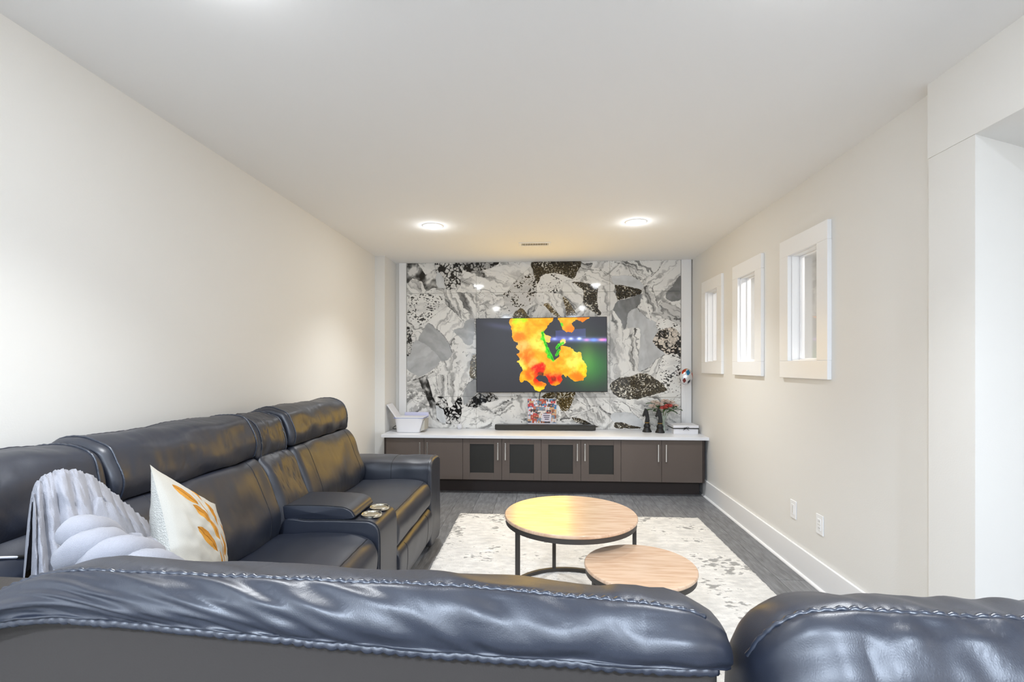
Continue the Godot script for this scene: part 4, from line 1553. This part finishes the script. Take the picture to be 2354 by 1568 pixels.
func stone_veins() -> Array:
	var a := []
	a.append([0.7, [25, 67, 38, 77, 48, 90, 52, 101]])
	a.append([1.6, [1, 132, 14, 129, 23, 125, 31, 121]])
	a.append([0.7, [22, 128, 27, 145, 33, 156]])
	a.append([0.6, [33, 123, 34, 133, 37, 146]])
	a.append([0.7, [46, 125, 47, 147, 46, 156]])
	a.append([0.8, [59, 150, 63, 145, 69, 135, 78, 129]])
	a.append([0.6, [1, 149, 8, 153, 16, 156, 22, 160]])
	a.append([0.5, [63, 171, 76, 174, 84, 176, 85, 180]])
	a.append([0.5, [66, 166, 76, 162, 89, 164, 103, 169, 109, 174]])
	a.append([0.5, [63, 21, 76, 15, 88, 16, 102, 19, 113, 24]])
	a.append([0.6, [63, 21, 74, 26, 83, 30, 82, 35]])
	a.append([0.5, [93, 28, 97, 41, 98, 48]])
	a.append([0.6, [43, 44, 53, 55, 63, 67]])
	a.append([0.6, [1, 21, 7, 17, 14, 20, 19, 18]])
	a.append([0.9, [230, 2, 244, 6, 249, 15, 256, 21]])
	a.append([0.6, [243, 6, 262, 8, 273, 14]])
	a.append([0.9, [282, 3, 277, 11, 269, 18]])
	a.append([0.6, [188, 2, 196, 8, 207, 10, 218, 11, 226, 16]])
	a.append([0.9, [215, 9, 221, 15]])
	a.append([0.5, [179, 21, 190, 20, 200, 14]])
	a.append([0.8, [262, 30, 266, 46, 270, 64]])
	a.append([0.7, [271, 30, 275, 42, 278, 53]])
	a.append([0.9, [258, 121, 269, 116, 275, 108, 284, 103]])
	a.append([0.6, [281, 105, 278, 115, 274, 130]])
	a.append([0.7, [254, 50, 257, 54, 262, 60, 267, 64]])
	a.append([0.9, [230, 153, 239, 155, 246, 159, 249, 165, 256, 171]])
	a.append([0.5, [245, 155, 255, 162, 266, 166]])
	a.append([0.7, [189, 152, 200, 158, 212, 159]])
	a.append([1.0, [214, 159, 220, 165, 226, 167]])
	a.append([0.5, [180, 170, 196, 166, 207, 162]])
	a.append([0.8, [301, 145, 296, 148, 293, 154]])
	return a

func screen_outlines() -> Array:
	var a := []
	a.append([181, -1, 370, -2, 364, 28, 342, 58, 330, 70, 345, 83, 367, 98, 355, 125, 344, 119, 351, 162, 376, 205, 403, 190, 412, 156, 421, 138, 458, 145, 485, 166, 513, 170, 519, 200, 537, 230, 540, 266, 528, 296, 488, 310, 464, 296, 446, 278, 437, 290, 428, 275, 420, 281, 418, 308, 388, 329, 364, 320, 348, 289, 330, 280, 306, 280, 294, 289, 306, 304, 327, 310, 341, 320, 333, 341, 309, 355, 285, 344, 272, 322, 245, 304, 221, 310, 212, 295, 218, 267, 230, 252, 215, 227, 201, 209, 215, 200, 202, 175, 215, 160, 196, 145, 208, 124, 184, 108, 178, 80, 175, 53])
	a.append([412, 0, 546, -2, 543, 13, 519, 23, 488, 15, 470, 33, 482, 52, 473, 70, 446, 71, 425, 57, 415, 29])
	a.append([412, 117, 421, 105, 437, 108, 441, 120, 431, 132, 418, 132])
	return a

func screen_blobs() -> Array:
	var a := []
	a.append([318, 34, 52, "amber"])
	a.append([263, 69, 46, "amber"])
	a.append([218, 38, 27, "yellow"])
	a.append([202, 13, 18, "lime"])
	a.append([233, 8, 18, "lime"])
	a.append([224, 93, 27, "orange"])
	a.append([300, 106, 52, "paleyellow"])
	a.append([351, 101, 15, "peach"])
	a.append([233, 133, 33, "peach"])
	a.append([321, 137, 33, "paleyellow"])
	a.append([260, 179, 40, "orange"])
	a.append([242, 203, 24, "deep"])
	a.append([306, 180, 33, "amber"])
	a.append([227, 218, 24, "paleyellow"])
	a.append([278, 210, 24, "peach"])
	a.append([333, 70, 9, "green"])
	a.append([324, 101, 9, "green"])
	a.append([348, 162, 11, "green"])
	a.append([364, 186, 12, "green"])
	a.append([294, 252, 24, "red"])
	a.append([315, 240, 18, "red"])
	a.append([275, 265, 21, "orange"])
	a.append([254, 277, 18, "deep"])
	a.append([233, 286, 24, "amber"])
	a.append([306, 295, 18, "red"])
	a.append([309, 320, 18, "deep"])
	a.append([306, 344, 21, "yellow"])
	a.append([379, 293, 33, "red"])
	a.append([379, 296, 12, "dark"])
	a.append([379, 256, 30, "amber"])
	a.append([397, 217, 33, "amber"])
	a.append([391, 323, 18, "amber"])
	a.append([440, 169, 30, "amber"])
	a.append([488, 212, 52, "paleyellow"])
	a.append([519, 242, 27, "yellow"])
	a.append([488, 284, 27, "orange"])
	a.append([528, 266, 12, "yellow"])
	a.append([470, 302, 18, "amber"])
	a.append([446, 260, 21, "amber"])
	a.append([315, 274, 12, "dark"])
	a.append([446, 24, 37, "amber"])
	a.append([458, 51, 21, "orange"])
	a.append([519, 7, 21, "orange"])
	a.append([421, 35, 9, "green"])
	a.append([431, 120, 12, "pale"])
	return a

# ---------------------------------------------------------------- rug and tables

func floor_things() -> void:
	var x0 := -0.715
	var x1 := 1.325
	var z0 := -4.215
	var z1 := -1.3
	var rough := nz(6.0, FastNoiseLite.TYPE_SIMPLEX, 3, 101)
	var fuzz := nz(60.0, FastNoiseLite.TYPE_SIMPLEX, 2, 102)
	var rows := []
	var nu := 150
	var nv := 210
	for i in nv + 1:
		var row := PackedVector3Array()
		var v := float(i) / nv
		for k in nu + 1:
			var u := float(k) / nu
			var p := Vector3(lerpf(x0, x1, u), 0, lerpf(z0, z1, v))
			var e := minf(minf(u, 1 - u) * 2.04, minf(v, 1 - v) * 2.9)
			p.y = 0.012 * clampf(e / 0.012, 0.12, 1.0) + fuzz.get_noise_2d(p.x * 3, p.z * 3) * 0.0022 * clampf(e / 0.012, 0, 1)
			if e < 0.012:
				p.x += fuzz.get_noise_2d(p.x * 2, p.z * 2 + 7) * 0.006
				p.z += fuzz.get_noise_2d(p.x * 2 + 9, p.z * 2) * 0.006
			row.append(p)
		rows.append(row)
	var g := Geo.new()
	g.grid(rows, true, false, true)
	g.facing(Vector3.UP)
	# underside, so that the rug has a body
	g.box(Vector3(x0 + 0.004, 0.0, z0 + 0.004), Vector3(x1 - 0.004, 0.004, z1 - 0.004))
	var rug := tag(obj("rug", g, mat.rug), "cream and grey distressed rug under the round tables", "rug")
	mat.rug.uv1_scale = Vector3.ONE
	round_table("coffee_table", "larger round oak coffee table on a dark metal frame", Vector3(0.157, 0, -2.721), 0.365, 0.48, [Vector2(-0.115, -2.528), Vector2(0.076, -3.055), Vector2(0.483, -2.630)])
	round_table("coffee_table", "smaller lower round oak table tucked beside the larger one", Vector3(0.452, 0, -2.287), 0.255, 0.38, [Vector2(0.25, -2.2), Vector2(0.50, -2.07), Vector2(0.64, -2.40)])


func round_table(called: String, label: String, at: Vector3, r: float, h: float, legs: Array) -> void:
	var o := thing(called, label, "table", at, "nesting coffee tables")
	var t := Geo.new().lathe([Vector2(0.001, h - 0.018), Vector2(r - 0.004, h - 0.018), Vector2(r - 0.001, h - 0.015), Vector2(r, h - 0.010), Vector2(r - 0.001, h - 0.003), Vector2(r - 0.004, h), Vector2(0.001, h)], 96)
	for k in t.u.size():
		t.u[k] = t.u[k] / 0.8 + Vector2(0.5, 0.5)
	obj("tabletop", t, mat.wood, o)
	obj("apron", Geo.new().lathe([Vector2(r - 0.026, h - 0.044), Vector2(r - 0.006, h - 0.044), Vector2(r - 0.006, h - 0.0182), Vector2(r - 0.026, h - 0.0182), Vector2(r - 0.026, h - 0.044)], 96), mat.black_metal, o)
	for q: Vector2 in legs:
		var d := Vector2(q.x - at.x, q.y - at.z).normalized() * (r - 0.018)
		var tr := Transform3D(Basis(Vector3.UP, -d.angle()), Vector3(d.x, 0, d.y))
		obj("leg", Geo.new().rbox(Vector3(-0.010, 0.016, -0.010), Vector3(0.010, h - 0.044, 0.010), 0.002, 1, tr), mat.black_metal, o)
	# ring on the floor, open on the side of the other table
	var ring := PackedVector3Array()
	var open := 0.6 if r > 0.3 else 2.2
	var a0 := deg_to_rad(62.0) if r > 0.3 else deg_to_rad(-135.0)
	for k in 61:
		var a := a0 + open / 2 + (TAU - open) * k / 60
		ring.append(Vector3(cos(a) * (r - 0.018), 0.0125 + 0.0115, sin(a) * (r - 0.018)))
	var rg := Geo.new()
	var rr := []
	for q in ring:
		var n := Vector3(q.x, 0, q.z).normalized() * 0.010
		var u := Vector3(0, 0.010, 0)
		rr.append(PackedVector3Array([q - n - u, q + n - u, q + n + u, q - n + u]))
	for e in [0, 1]:
		var src: PackedVector3Array = rr[rr.size() - 1] if e else rr[0]
		var c := (src[0] + src[2]) / 2
		var row := PackedVector3Array([c, c, c, c])
		if e:
			rr.append(row)
		else:
			rr.insert(0, row)
	rg.grid(rr, false, true, false, true)
	obj("floor_ring", rg, mat.black_metal, o)


# ---------------------------------------------------------------- sofas

func left_sofa() -> void:
	var o := thing("sectional_sofa", "navy leather recliner sofa with a cup-holder console along the left wall", "sofa", Vector3.ZERO)
	var fr := Transform3D(Basis(Vector3(1, 0, 0), Vector3(0, 1, 0), Vector3(0, 0, -1)), Vector3.ZERO)
	var head := [Vector2(-1.376, 0.854), Vector2(-1.345, 0.872), Vector2(-1.337, 0.93), Vector2(-1.356, 1.0), Vector2(-1.395, 1.048), Vector2(-1.48, 1.066), Vector2(-1.565, 1.05), Vector2(-1.605, 0.98), Vector2(-1.59, 0.88), Vector2(-1.48, 0.84)]
	var low := [Vector2(-1.376, 0.866), Vector2(-1.332, 0.852), Vector2(-1.29, 0.79), Vector2(-1.25, 0.69), Vector2(-1.222, 0.59), Vector2(-1.232, 0.50), Vector2(-1.30, 0.455), Vector2(-1.45, 0.46), Vector2(-1.58, 0.55), Vector2(-1.6, 0.72), Vector2(-1.58, 0.85), Vector2(-1.48, 0.862)]
	var seat := [Vector2(-1.27, 0.488), Vector2(-1.15, 0.512), Vector2(-1.0, 0.522), Vector2(-0.88, 0.517), Vector2(-0.80, 0.498), Vector2(-0.765, 0.455), Vector2(-0.757, 0.40), Vector2(-0.775, 0.335), Vector2(-0.86, 0.31), Vector2(-1.05, 0.305), Vector2(-1.27, 0.31)]
	var foot := [Vector2(-0.80, 0.318), Vector2(-0.765, 0.31), Vector2(-0.748, 0.275), Vector2(-0.75, 0.19), Vector2(-0.765, 0.11), Vector2(-0.80, 0.085), Vector2(-0.84, 0.12), Vector2(-0.84, 0.26)]
	var spans := [[0.66, 1.437, 0], [1.443, 2.236, 1], [2.242, 2.524, 2], [2.53, 3.315, 3]]
	for s in spans:
		var a: float = s[0]
		var b: float = s[1]
		var k: int = s[2]
		var small := k == 2
		var lift := [0.0, 0.004, -0.012, 0.006][k] as float
		var hd := moved(head, Vector2(-0.012 if small else 0.0, lift))
		var p := Pad.new(hd, a, b, fr, 0.038, 0.038, 0.80, 6)
		p.disp = Soft.new(k * 7.3, 0.005, 0.0015 if not small else 0.003, 0.0012, [[0.0, 0.06, 0.010]], 0.0008 if not small else 0.002)
		var h := obj("headrest", p.geo(90 if not small else 44), mat.leather, o)
		obj("seam", Geo.new().tube(p.ring(a + 0.034, 6, 45, 0.001), 0.0035, 6, 0.012, 0.2), mat.piping, h)
		obj("seam", Geo.new().tube(p.ring(b - 0.034, 6, 45, 0.001), 0.0035, 6, 0.012, 0.2), mat.piping, h)
		obj("seam", Geo.new().tube(p.line(33, a + 0.05, b - 0.05, 0.0), 0.0025, 6, 0.012, 0.2), mat.piping, h)
		var q := Pad.new(low, a, b, fr, 0.04, 0.04, 0.78, 6)
		q.disp = Soft.new(k * 5.1 + 40, 0.005, 0.001 if not small else 0.003, 0.001, [[0.0, 0.06, 0.008]], 0.0006 if not small else 0.0015)
		var lo := obj("backrest", q.geo(80 if not small else 40), mat.leather, o)
		if not small:
			for e in [a + 0.13, b - 0.10]:
				obj("seam", Geo.new().tube(q.ring(e, 3, 31, -0.0005), 0.0022, 6), mat.thread, lo)
		if k in [1, 3]:
			var t := Pad.new(seat, a + 0.008, b - 0.004, fr, 0.03, 0.03, 0.9, 6)
			t.disp = Soft.new(k * 3.7 + 80, 0.0015, 0.0, 0.0, [])
			var st := obj("seat_cushion", t.geo(60), mat.leather, o)
			obj("seam", Geo.new().tube(t.line(23.5, a + 0.03, b - 0.03, 0.0), 0.0022, 6, 0.009, 0.3), mat.thread, st)
			var f := Pad.new(foot, a + 0.012, b - 0.008, fr, 0.04, 0.04, 0.85, 6)
			f.disp = Soft.new(k * 2.7 + 120, 0.001, 0.0, 0.0, [])
			var fo := obj("footrest", f.geo(50), mat.leather, o)
			for e in [a + 0.15, b - 0.15]:
				obj("seam", Geo.new().tube(f.ring(e, 5, 27, -0.0003), 0.002, 6), mat.thread, fo)
			obj("base", Geo.new().rbox(Vector3(-1.58, 0.04, -b + 0.02), Vector3(-0.86, 0.3, -a - 0.02), 0.01, 2), mat.dark, o)
	obj("back_panel", Geo.new().rbox(Vector3(-1.66, 0.06, -3.31), Vector3(-1.607, 0.95, -0.66), 0.02, 3), mat.leather, o)
	# corner seat at the near end
	var cs := Pad.new([Vector2(-1.27, 0.47), Vector2(-1.1, 0.50), Vector2(-0.87, 0.495), Vector2(-0.845, 0.45), Vector2(-0.85, 0.33), Vector2(-1.0, 0.30), Vector2(-1.27, 0.31)], 0.85, 1.44, fr, 0.04, 0.03, 0.85, 6)
	obj("seat_cushion", cs.geo(40), mat.leather, o)
	obj("base", Geo.new().rbox(Vector3(-1.58, 0.04, -1.42), Vector3(-0.87, 0.3, -0.86), 0.01, 2), mat.dark, o)
	# console between the seats
	var cp := [Vector2(-1.24, 0.30), Vector2(-1.24, 0.55), Vector2(-1.1, 0.566), Vector2(-0.86, 0.568), Vector2(-0.80, 0.562), Vector2(-0.771, 0.535), Vector2(-0.762, 0.48), Vector2(-0.762, 0.30), Vector2(-0.764, 0.06), Vector2(-0.80, 0.045), Vector2(-1.1, 0.045), Vector2(-1.24, 0.06)]
	var c := Pad.new(cp, 2.246, 2.532, fr, 0.022, 0.022, 0.97, 6)
	var con := obj("console", c.geo(16), mat.leather, o)
	obj("seam", Geo.new().tube(c.ring(2.255, 10, 50, 0.001), 0.0022, 6), mat.thread, con)
	var lp := [Vector2(-1.26, 0.572), Vector2(-1.26, 0.622), Vector2(-1.12, 0.632), Vector2(-0.97, 0.628), Vector2(-0.915, 0.616), Vector2(-0.893, 0.596), Vector2(-0.90, 0.574), Vector2(-1.05, 0.5685)]
	var lp2 := Pad.new(lp, 2.258, 2.52, fr, 0.02, 0.02, 0.96, 6)
	var lid := obj("console_lid", lp2.geo(16), mat.leather, o)
	obj("seam", Geo.new().tube(lp2.ring(2.266, 6, 38, 0.001), 0.002, 6), mat.thread, lid)
	for d in [2.335, 2.452]:
		var tr := Transform3D(Basis(), Vector3(-0.832, 0.5685, -d))
		obj("cup_holder", Geo.new().lathe([Vector2(0.036, -0.0005), Vector2(0.048, -0.0005), Vector2(0.05, 0.003), Vector2(0.0495, 0.010), Vector2(0.046, 0.0115), Vector2(0.0435, 0.010), Vector2(0.041, 0.004), Vector2(0.034, 0.0012), Vector2(0.001, 0.0006)], 40, tr), mat.steel, o).set_meta("label", "steel cup holder ring")
	# far arm
	var ar := Transform3D(Basis(Vector3(0, 0, -1), Vector3(0, 1, 0), Vector3(1, 0, 0)), Vector3.ZERO)
	var ap := [Vector2(3.325, 0.06), Vector2(3.318, 0.30), Vector2(3.318, 0.53), Vector2(3.328, 0.60), Vector2(3.362, 0.632), Vector2(3.43, 0.645), Vector2(3.53, 0.643), Vector2(3.59, 0.628), Vector2(3.612, 0.59), Vector2(3.614, 0.4), Vector2(3.612, 0.06), Vector2(3.47, 0.04)]
	var arm := Pad.new(ap, -1.6, -0.762, ar, 0.03, 0.028, 0.93, 6)
	arm.disp = Soft.new(300.0, 0.003, 0.0, 0.0, [])
	var am := obj("armrest", arm.geo(50), mat.leather, o)
	obj("seam", Geo.new().tube(arm.ring(-1.045, 6, 54, -0.0002), 0.002, 6), mat.thread, am)
	obj("seam", Geo.new().tube(arm.ring(-0.786, 2, 62, 0.0005), 0.0028, 6), mat.piping, am)
	for q in [Vector2(-1.5, -0.8), Vector2(-1.5, -3.5), Vector2(-0.86, -3.5), Vector2(-0.95, -2.0)]:
		obj("foot", Geo.new().lathe([Vector2(0.025, 0.0), Vector2(0.03, 0.05)], 16, Transform3D(Basis(), Vector3(q.x, 0, q.y))), mat.black_plastic, o)


func moved(pts: Array, by: Vector2) -> Array:
	var r := []
	for q: Vector2 in pts:
		r.append(q + by)
	return r


func near_sofa() -> void:
	var o := thing("recliner_sofa", "navy leather recliner sofa seen from behind, its back nearest the camera", "sofa", Vector3.ZERO)
	# local axes: x into the room, z along the sofa to the right
	var along := Vector3(0.9994, 0, 0.0332)
	var into := Vector3(0.0332, 0, -0.9994)
	var fr := Transform3D(Basis(into, Vector3.UP, along), Vector3(-0.674, 0, -0.662))
	var prof := [Vector2(0.006, 0.938), Vector2(-0.003, 0.950), Vector2(-0.013, 0.971), Vector2(-0.010, 0.996), Vector2(0.006, 1.014), Vector2(0.03, 1.023), Vector2(0.085, 1.016), Vector2(0.125, 0.992), Vector2(0.16, 0.93), Vector2(0.17, 0.86), Vector2(0.145, 0.87), Vector2(0.09, 0.90)]
	var specs := [[-0.40, 0.93, 0.10, 0.12, 0.0, -0.022, 0.0], [0.945, 1.98, 0.11, 0.1, -0.02, -0.022, 6.0]]
	for k in 2:
		var s: Array = specs[k]
		var pr := moved(prof, Vector2(s[4], s[5]))
		if k == 1:
			pr[0] += Vector2(0.02, -0.14)
			pr[1] += Vector2(-0.02, -0.09)
			pr[11] += Vector2(0, -0.12)
			pr[10] += Vector2(0, -0.10)
			pr[9] += Vector2(0, -0.06)
			pr[2] += Vector2(-0.02, -0.02)
		var p := Pad.new(pr, s[0], s[1], fr, s[2], s[3], 0.3 if k == 0 else 0.4, 8)
		p.pw = 2.4
		if k == 0:
			p.droop_at = 0.0
			p.droop_end = 0.45
			p.pw = 3.0
		p.cen = Vector2(0.10, 0.865) if k == 0 else Vector2(0.10, 0.78)
		# s runs once round the outline; 12 control points, so the lower seam is at 0 and the upper one at 4.1 / 12
		p.disp = Soft.new(s[6], 0.0024, 0.0004, 0.0007, [[0.0, 0.045, 0.003], [0.41, 0.03, 0.003]], 0.0029)
		var h := obj("headrest", p.geo(330), mat.leather, o)
		obj("seam", Geo.new().tube(p.line(0.0, s[0] + 0.06, s[1] - 0.03, 0.004, 0.0028), 0.0066, 10, 0.0165, 0.12), mat.leather, h).set_meta("label", "thick puckered seam")
		obj("seam", Geo.new().tube(p.line(39.3, s[0] + (0.2 if k == 0 else 0.004), s[1] - 0.04, 0.0008, 0.0028), 0.0034, 8, 0.0165, 0.34), mat.piping, h)
		var a: float = s[0] + 0.02
		var b: float = s[1] - 0.015
		obj("back_panel", Geo.new().rbox(Vector3(0.045, 0.08, a), Vector3(0.15, 0.93 if k == 0 else 0.79, b), 0.02, 3, fr), mat.leather_back, o)
		obj("seat_cushion", Geo.new().rbox(Vector3(0.17, 0.3, maxf(a, -0.15) + 0.01), Vector3(0.64, 0.49, b - 0.01), 0.05, 4, fr), mat.leather, o)
		obj("footrest", Geo.new().rbox(Vector3(0.60, 0.09, maxf(a, -0.15) + 0.02), Vector3(0.65, 0.29, b - 0.02), 0.02, 3, fr), mat.leather, o)
		obj("base", Geo.new().rbox(Vector3(0.155, 0.04, maxf(a, -0.15) + 0.02), Vector3(0.59, 0.29, b - 0.02), 0.01, 2, fr), mat.dark, o)
		for q in [a + 0.1, b - 0.1]:
			for w in [0.14, 0.55]:
				obj("foot", Geo.new().lathe([Vector2(0.025, 0.0), Vector2(0.03, 0.045)], 16, fr * Transform3D(Basis(), Vector3(w, 0, q))), mat.black_plastic, o)


# ---------------------------------------------------------------- cushion and throw

func bulged(c: Array, thick_f: float, thick_b: float, sag: float, sd: int, wr: float) -> Array:
	# front and back grids of a stuffed square with corners c (top near, top far, bottom far, bottom near)
	var no := nz(1.0, FastNoiseLite.TYPE_SIMPLEX, 3, sd)
	var nrm: Vector3 = (c[3] - c[0]).cross(c[1] - c[0]).normalized()
	var f := []
	var b := []
	var m := 44
	for i in m + 1:
		var rf := PackedVector3Array()
		var rb := PackedVector3Array()
		for k in m + 1:
			var u := float(k) / m
			var v := float(i) / m
			var p: Vector3 = c[0].lerp(c[1], u).lerp(c[3].lerp(c[2], u), v)
			var mid: Vector3 = (c[0] + c[1] + c[2] + c[3]) / 4
			var pin := sag * (sin(PI * u) * (1.0 - pow(sin(PI * v), 0.5)) + sin(PI * v) * (1.0 - pow(sin(PI * u), 0.5)))
			p += (mid - p) * pin
			var w := pow(maxf(0.0, sin(PI * u) * sin(PI * v)), 0.55)
			var e := no.get_noise_2d(u * 7, v * 7) * wr * w
			rf.append(p + nrm * (thick_f * w + e))
			rb.append(p - nrm * (thick_b * w + no.get_noise_2d(u * 9 + 30, v * 5) * wr * 2.2 * w))
		f.append(rf)
		b.append(rb)
	return [f, b]


func soft_things() -> void:
	var o := thing("cushion", "cream cushion with golden leaf print leaning beside the grey throw", "cushion", Vector3.ZERO)
	var c := [Vector3(-1.028, 1.043, -1.219), Vector3(-1.065, 0.850, -1.53), Vector3(-1.003, 0.52, -1.491), Vector3(-0.907, 0.70, -1.166)]
	var fb := bulged(c, 0.06, 0.085, 0.10, 121, 0.004)
	var g := Geo.new()
	g.grid(fb[0], true, false)
	fix_out(g, c)
	obj("front_cover", g, mat.cushion, o)
	var gb := Geo.new()
	gb.grid(fb[1], true, false)
	fix_out(gb, c)
	obj("back_cover", gb, mat.satin, o).set_meta("label", "crinkled satin back")
	throw_blanket()
	# pale cushion in the corner, only its edge in view
	var pc := [Vector3(-1.16, 0.985, -0.82), Vector3(-1.015, 0.893, -0.875), Vector3(-0.94, 0.60, -0.88), Vector3(-1.1, 0.58, -0.83)]
	var pb := bulged(pc, 0.04, 0.04, 0.06, 131, 0.003)
	var pg := Geo.new()
	pg.grid(pb[0], true, false)
	fix_out(pg, pc)
	var pg2 := Geo.new()
	pg2.grid(pb[1], true, false)
	fix_out(pg2, pc)
	var po := thing("cushion", "pale grey cushion in the sofa corner at the very edge of the photo", "cushion", Vector3.ZERO)
	obj("front_cover", pg, mat.fluff, po)
	obj("back_cover", pg2, mat.fluff, po)
	# charging lead on the corner backrest
	var w := PackedVector3Array()
	for k in 16:
		w.append(on_line([Vector3(-1.335, 0.872, -0.97), Vector3(-1.318, 0.846, -1.075), Vector3(-1.305, 0.826, -1.135), Vector3(-1.293, 0.803, -1.19)], k / 15.0))
	var cb := thing("cable", "thin white lead with a black end lying across the corner backrest", "cable", Vector3.ZERO)
	obj("lead", Geo.new().tube(w.slice(0, 11), 0.003, 8), mat.white_plastic, cb)
	obj("plug", Geo.new().tube(w.slice(10, 16), 0.005, 8), mat.black_plastic, cb)


func fix_out(g: Geo, c: Array) -> void:
	# turns an open stuffed face so that it looks away from the middle of the cushion
	var mid: Vector3 = (c[0] + c[1] + c[2] + c[3]) / 4
	var s := 0.0
	for k in g.v.size():
		s += g.n[k].dot(g.v[k] - mid)
	if s < 0:
		for k in g.n.size():
			g.n[k] = -g.n[k]
		for k in range(0, g.ix.size(), 3):
			var q := g.ix[k]
			g.ix[k] = g.ix[k + 1]
			g.ix[k + 1] = q


func throw_blanket() -> void:
	var o := thing("throw_blanket", "fluffy pale grey ribbed throw heaped in the sofa corner", "blanket", Vector3.ZERO)
	var no := nz(1.0, FastNoiseLite.TYPE_SIMPLEX, 3, 141)
	# heaped main part: ribs run down from a crest
	var top := [Vector3(-1.185, 0.975, -1.065), Vector3(-1.145, 1.004, -1.032), Vector3(-1.166, 1.035, -1.070), Vector3(-1.153, 1.045, -1.111), Vector3(-1.150, 1.022, -1.171), Vector3(-1.163, 0.966, -1.241), Vector3(-1.170, 0.902, -1.311), Vector3(-1.171, 0.831, -1.381)]
	var bot := [Vector3(-1.12, 0.54, -0.985), Vector3(-1.06, 0.56, -0.956), Vector3(-0.99, 0.54, -0.959), Vector3(-0.94, 0.53, -1.001), Vector3(-0.92, 0.52, -1.062), Vector3(-0.91, 0.52, -1.142), Vector3(-0.93, 0.52, -1.222), Vector3(-0.96, 0.52, -1.320)]
	var rows := []
	var nu := 150
	var nv := 60
	for i in nv + 1:
		var row := PackedVector3Array()
		var v := float(i) / nv
		for k in nu + 1:
			var u := float(k) / nu
			var a := on_line(top, u)
			var b := on_line(bot, u)
			var p := a.lerp(b, v)
			var out := Vector3(0.75, 0.25, 0.6).normalized()
			var rib := absf(sin(u * PI * 11 + 0.6 * no.get_noise_1d(v * 1.2)))
			var edge := smoothstep(0.0, 0.10, v)
			p += out * (0.035 * sin(PI * minf(1.0, v * 1.15)) + 0.020 * pow(rib, 0.6) * edge + 0.010 * no.get_noise_2d(u * 5, v * 4) + 0.003 * no.get_noise_2d(u * 40, v * 30))
			p.y += 0.007 * pow(rib, 0.7) * (1 - edge)
			row.append(p)
		rows.append(row)
	# the rear side of the heap falls towards the backrest
	var back := []
	for j in 9:
		var t := float(8 - j) / 8
		var row := PackedVector3Array()
		for k in nu + 1:
			var a: Vector3 = rows[0][k]
			row.append(a + Vector3(-0.16 * t, -0.45 * t * t + 0.012 * sin(t * PI), -0.10 * t) * smoothstep(0.02, 0.25, float(k) / nu) + Vector3(0, 0.006, 0) * no.get_noise_2d(k * 0.3, t * 4))
		back.append(row)
	back.append_array(rows.slice(1))
	var g := Geo.new()
	g.grid(back, true, false)
	g.facing(Vector3(0.5, 0.7, 0.5))
	obj("heap", g, mat.fluff, o)
	obj("fold", puffball(Vector3(-1.10, 0.745, -1.14), Vector3(0.075, 0.225, 0.075), no), mat.fluff, o)
	# thick rolls folded over the front
	var folds := [
		[[Vector3(-0.960, 0.956, -0.923), Vector3(-0.928, 0.973, -0.915), Vector3(-0.909, 0.974, -0.926), Vector3(-0.914, 0.953, -0.966), Vector3(-0.935, 0.914, -1.024)], 0.030],
		[[Vector3(-0.946, 0.910, -0.904), Vector3(-0.909, 0.941, -0.896), Vector3(-0.873, 0.958, -0.898), Vector3(-0.868, 0.940, -0.938), Vector3(-0.889, 0.890, -1.007)], 0.032],
		[[Vector3(-0.898, 0.893, -0.896), Vector3(-0.853, 0.928, -0.889), Vector3(-0.813, 0.947, -0.892), Vector3(-0.804, 0.926, -0.932), Vector3(-0.815, 0.873, -1.002)], 0.032],
		[[Vector3(-0.843, 0.884, -0.900), Vector3(-0.792, 0.916, -0.893), Vector3(-0.767, 0.918, -0.905), Vector3(-0.760, 0.893, -0.945), Vector3(-0.766, 0.858, -0.995)], 0.030]]
	# a bundled core that the rolls lie on
	obj("fold", puffball(Vector3(-0.885, 0.72, -1.0), Vector3(0.115, 0.215, 0.085), no), mat.fluff, o)
	for f in folds:
		var pts := PackedVector3Array()
		for k in 41:
			var t := float(k) / 40
			pts.append(on_line(f[0], t) + Vector3(0, 0.006, 0.004) * no.get_noise_1d(t * 6 + f[1] * 999))
		for pass_k in 40:
			for k in range(1, 40):
				pts[k] = pts[k] * 0.5 + (pts[k - 1] + pts[k + 1]) * 0.25
		var fg := Geo.new()
		fg.tube(pts, f[1], 28, 0.0, 0.0, true)
		for k in fg.v.size():
			fg.v[k] += fg.n[k] * 0.004 * no.get_noise_3d(fg.v[k].x * 18, fg.v[k].y * 18, fg.v[k].z * 18)
		obj("fold", fg, mat.fluff, o)


func puffball(at: Vector3, r: Vector3, no: FastNoiseLite) -> Geo:
	var rows := []
	for i in 17:
		var row := PackedVector3Array()
		for k in 28:
			var a := TAU * k / 28
			var b := PI * i / 16
			var d := Vector3(sin(b) * cos(a), cos(b), sin(b) * sin(a))
			row.append(at + d * r * (1.0 + 0.1 * no.get_noise_3d(d.x * 2, d.y * 2, d.z * 2)))
		rows.append(row)
	return Geo.new().grid(rows, true, true, false, true)


func on_line(p: Array, t: float) -> Vector3:
	var m := p.size() - 1
	var k := mini(int(t * m), m - 1)
	var w := t * m - k
	var a: Vector3 = p[maxi(k - 1, 0)]
	var b: Vector3 = p[k]
	var c: Vector3 = p[k + 1]
	var d: Vector3 = p[mini(k + 2, m)]
	return b.cubic_interpolate(c, a, d, w)
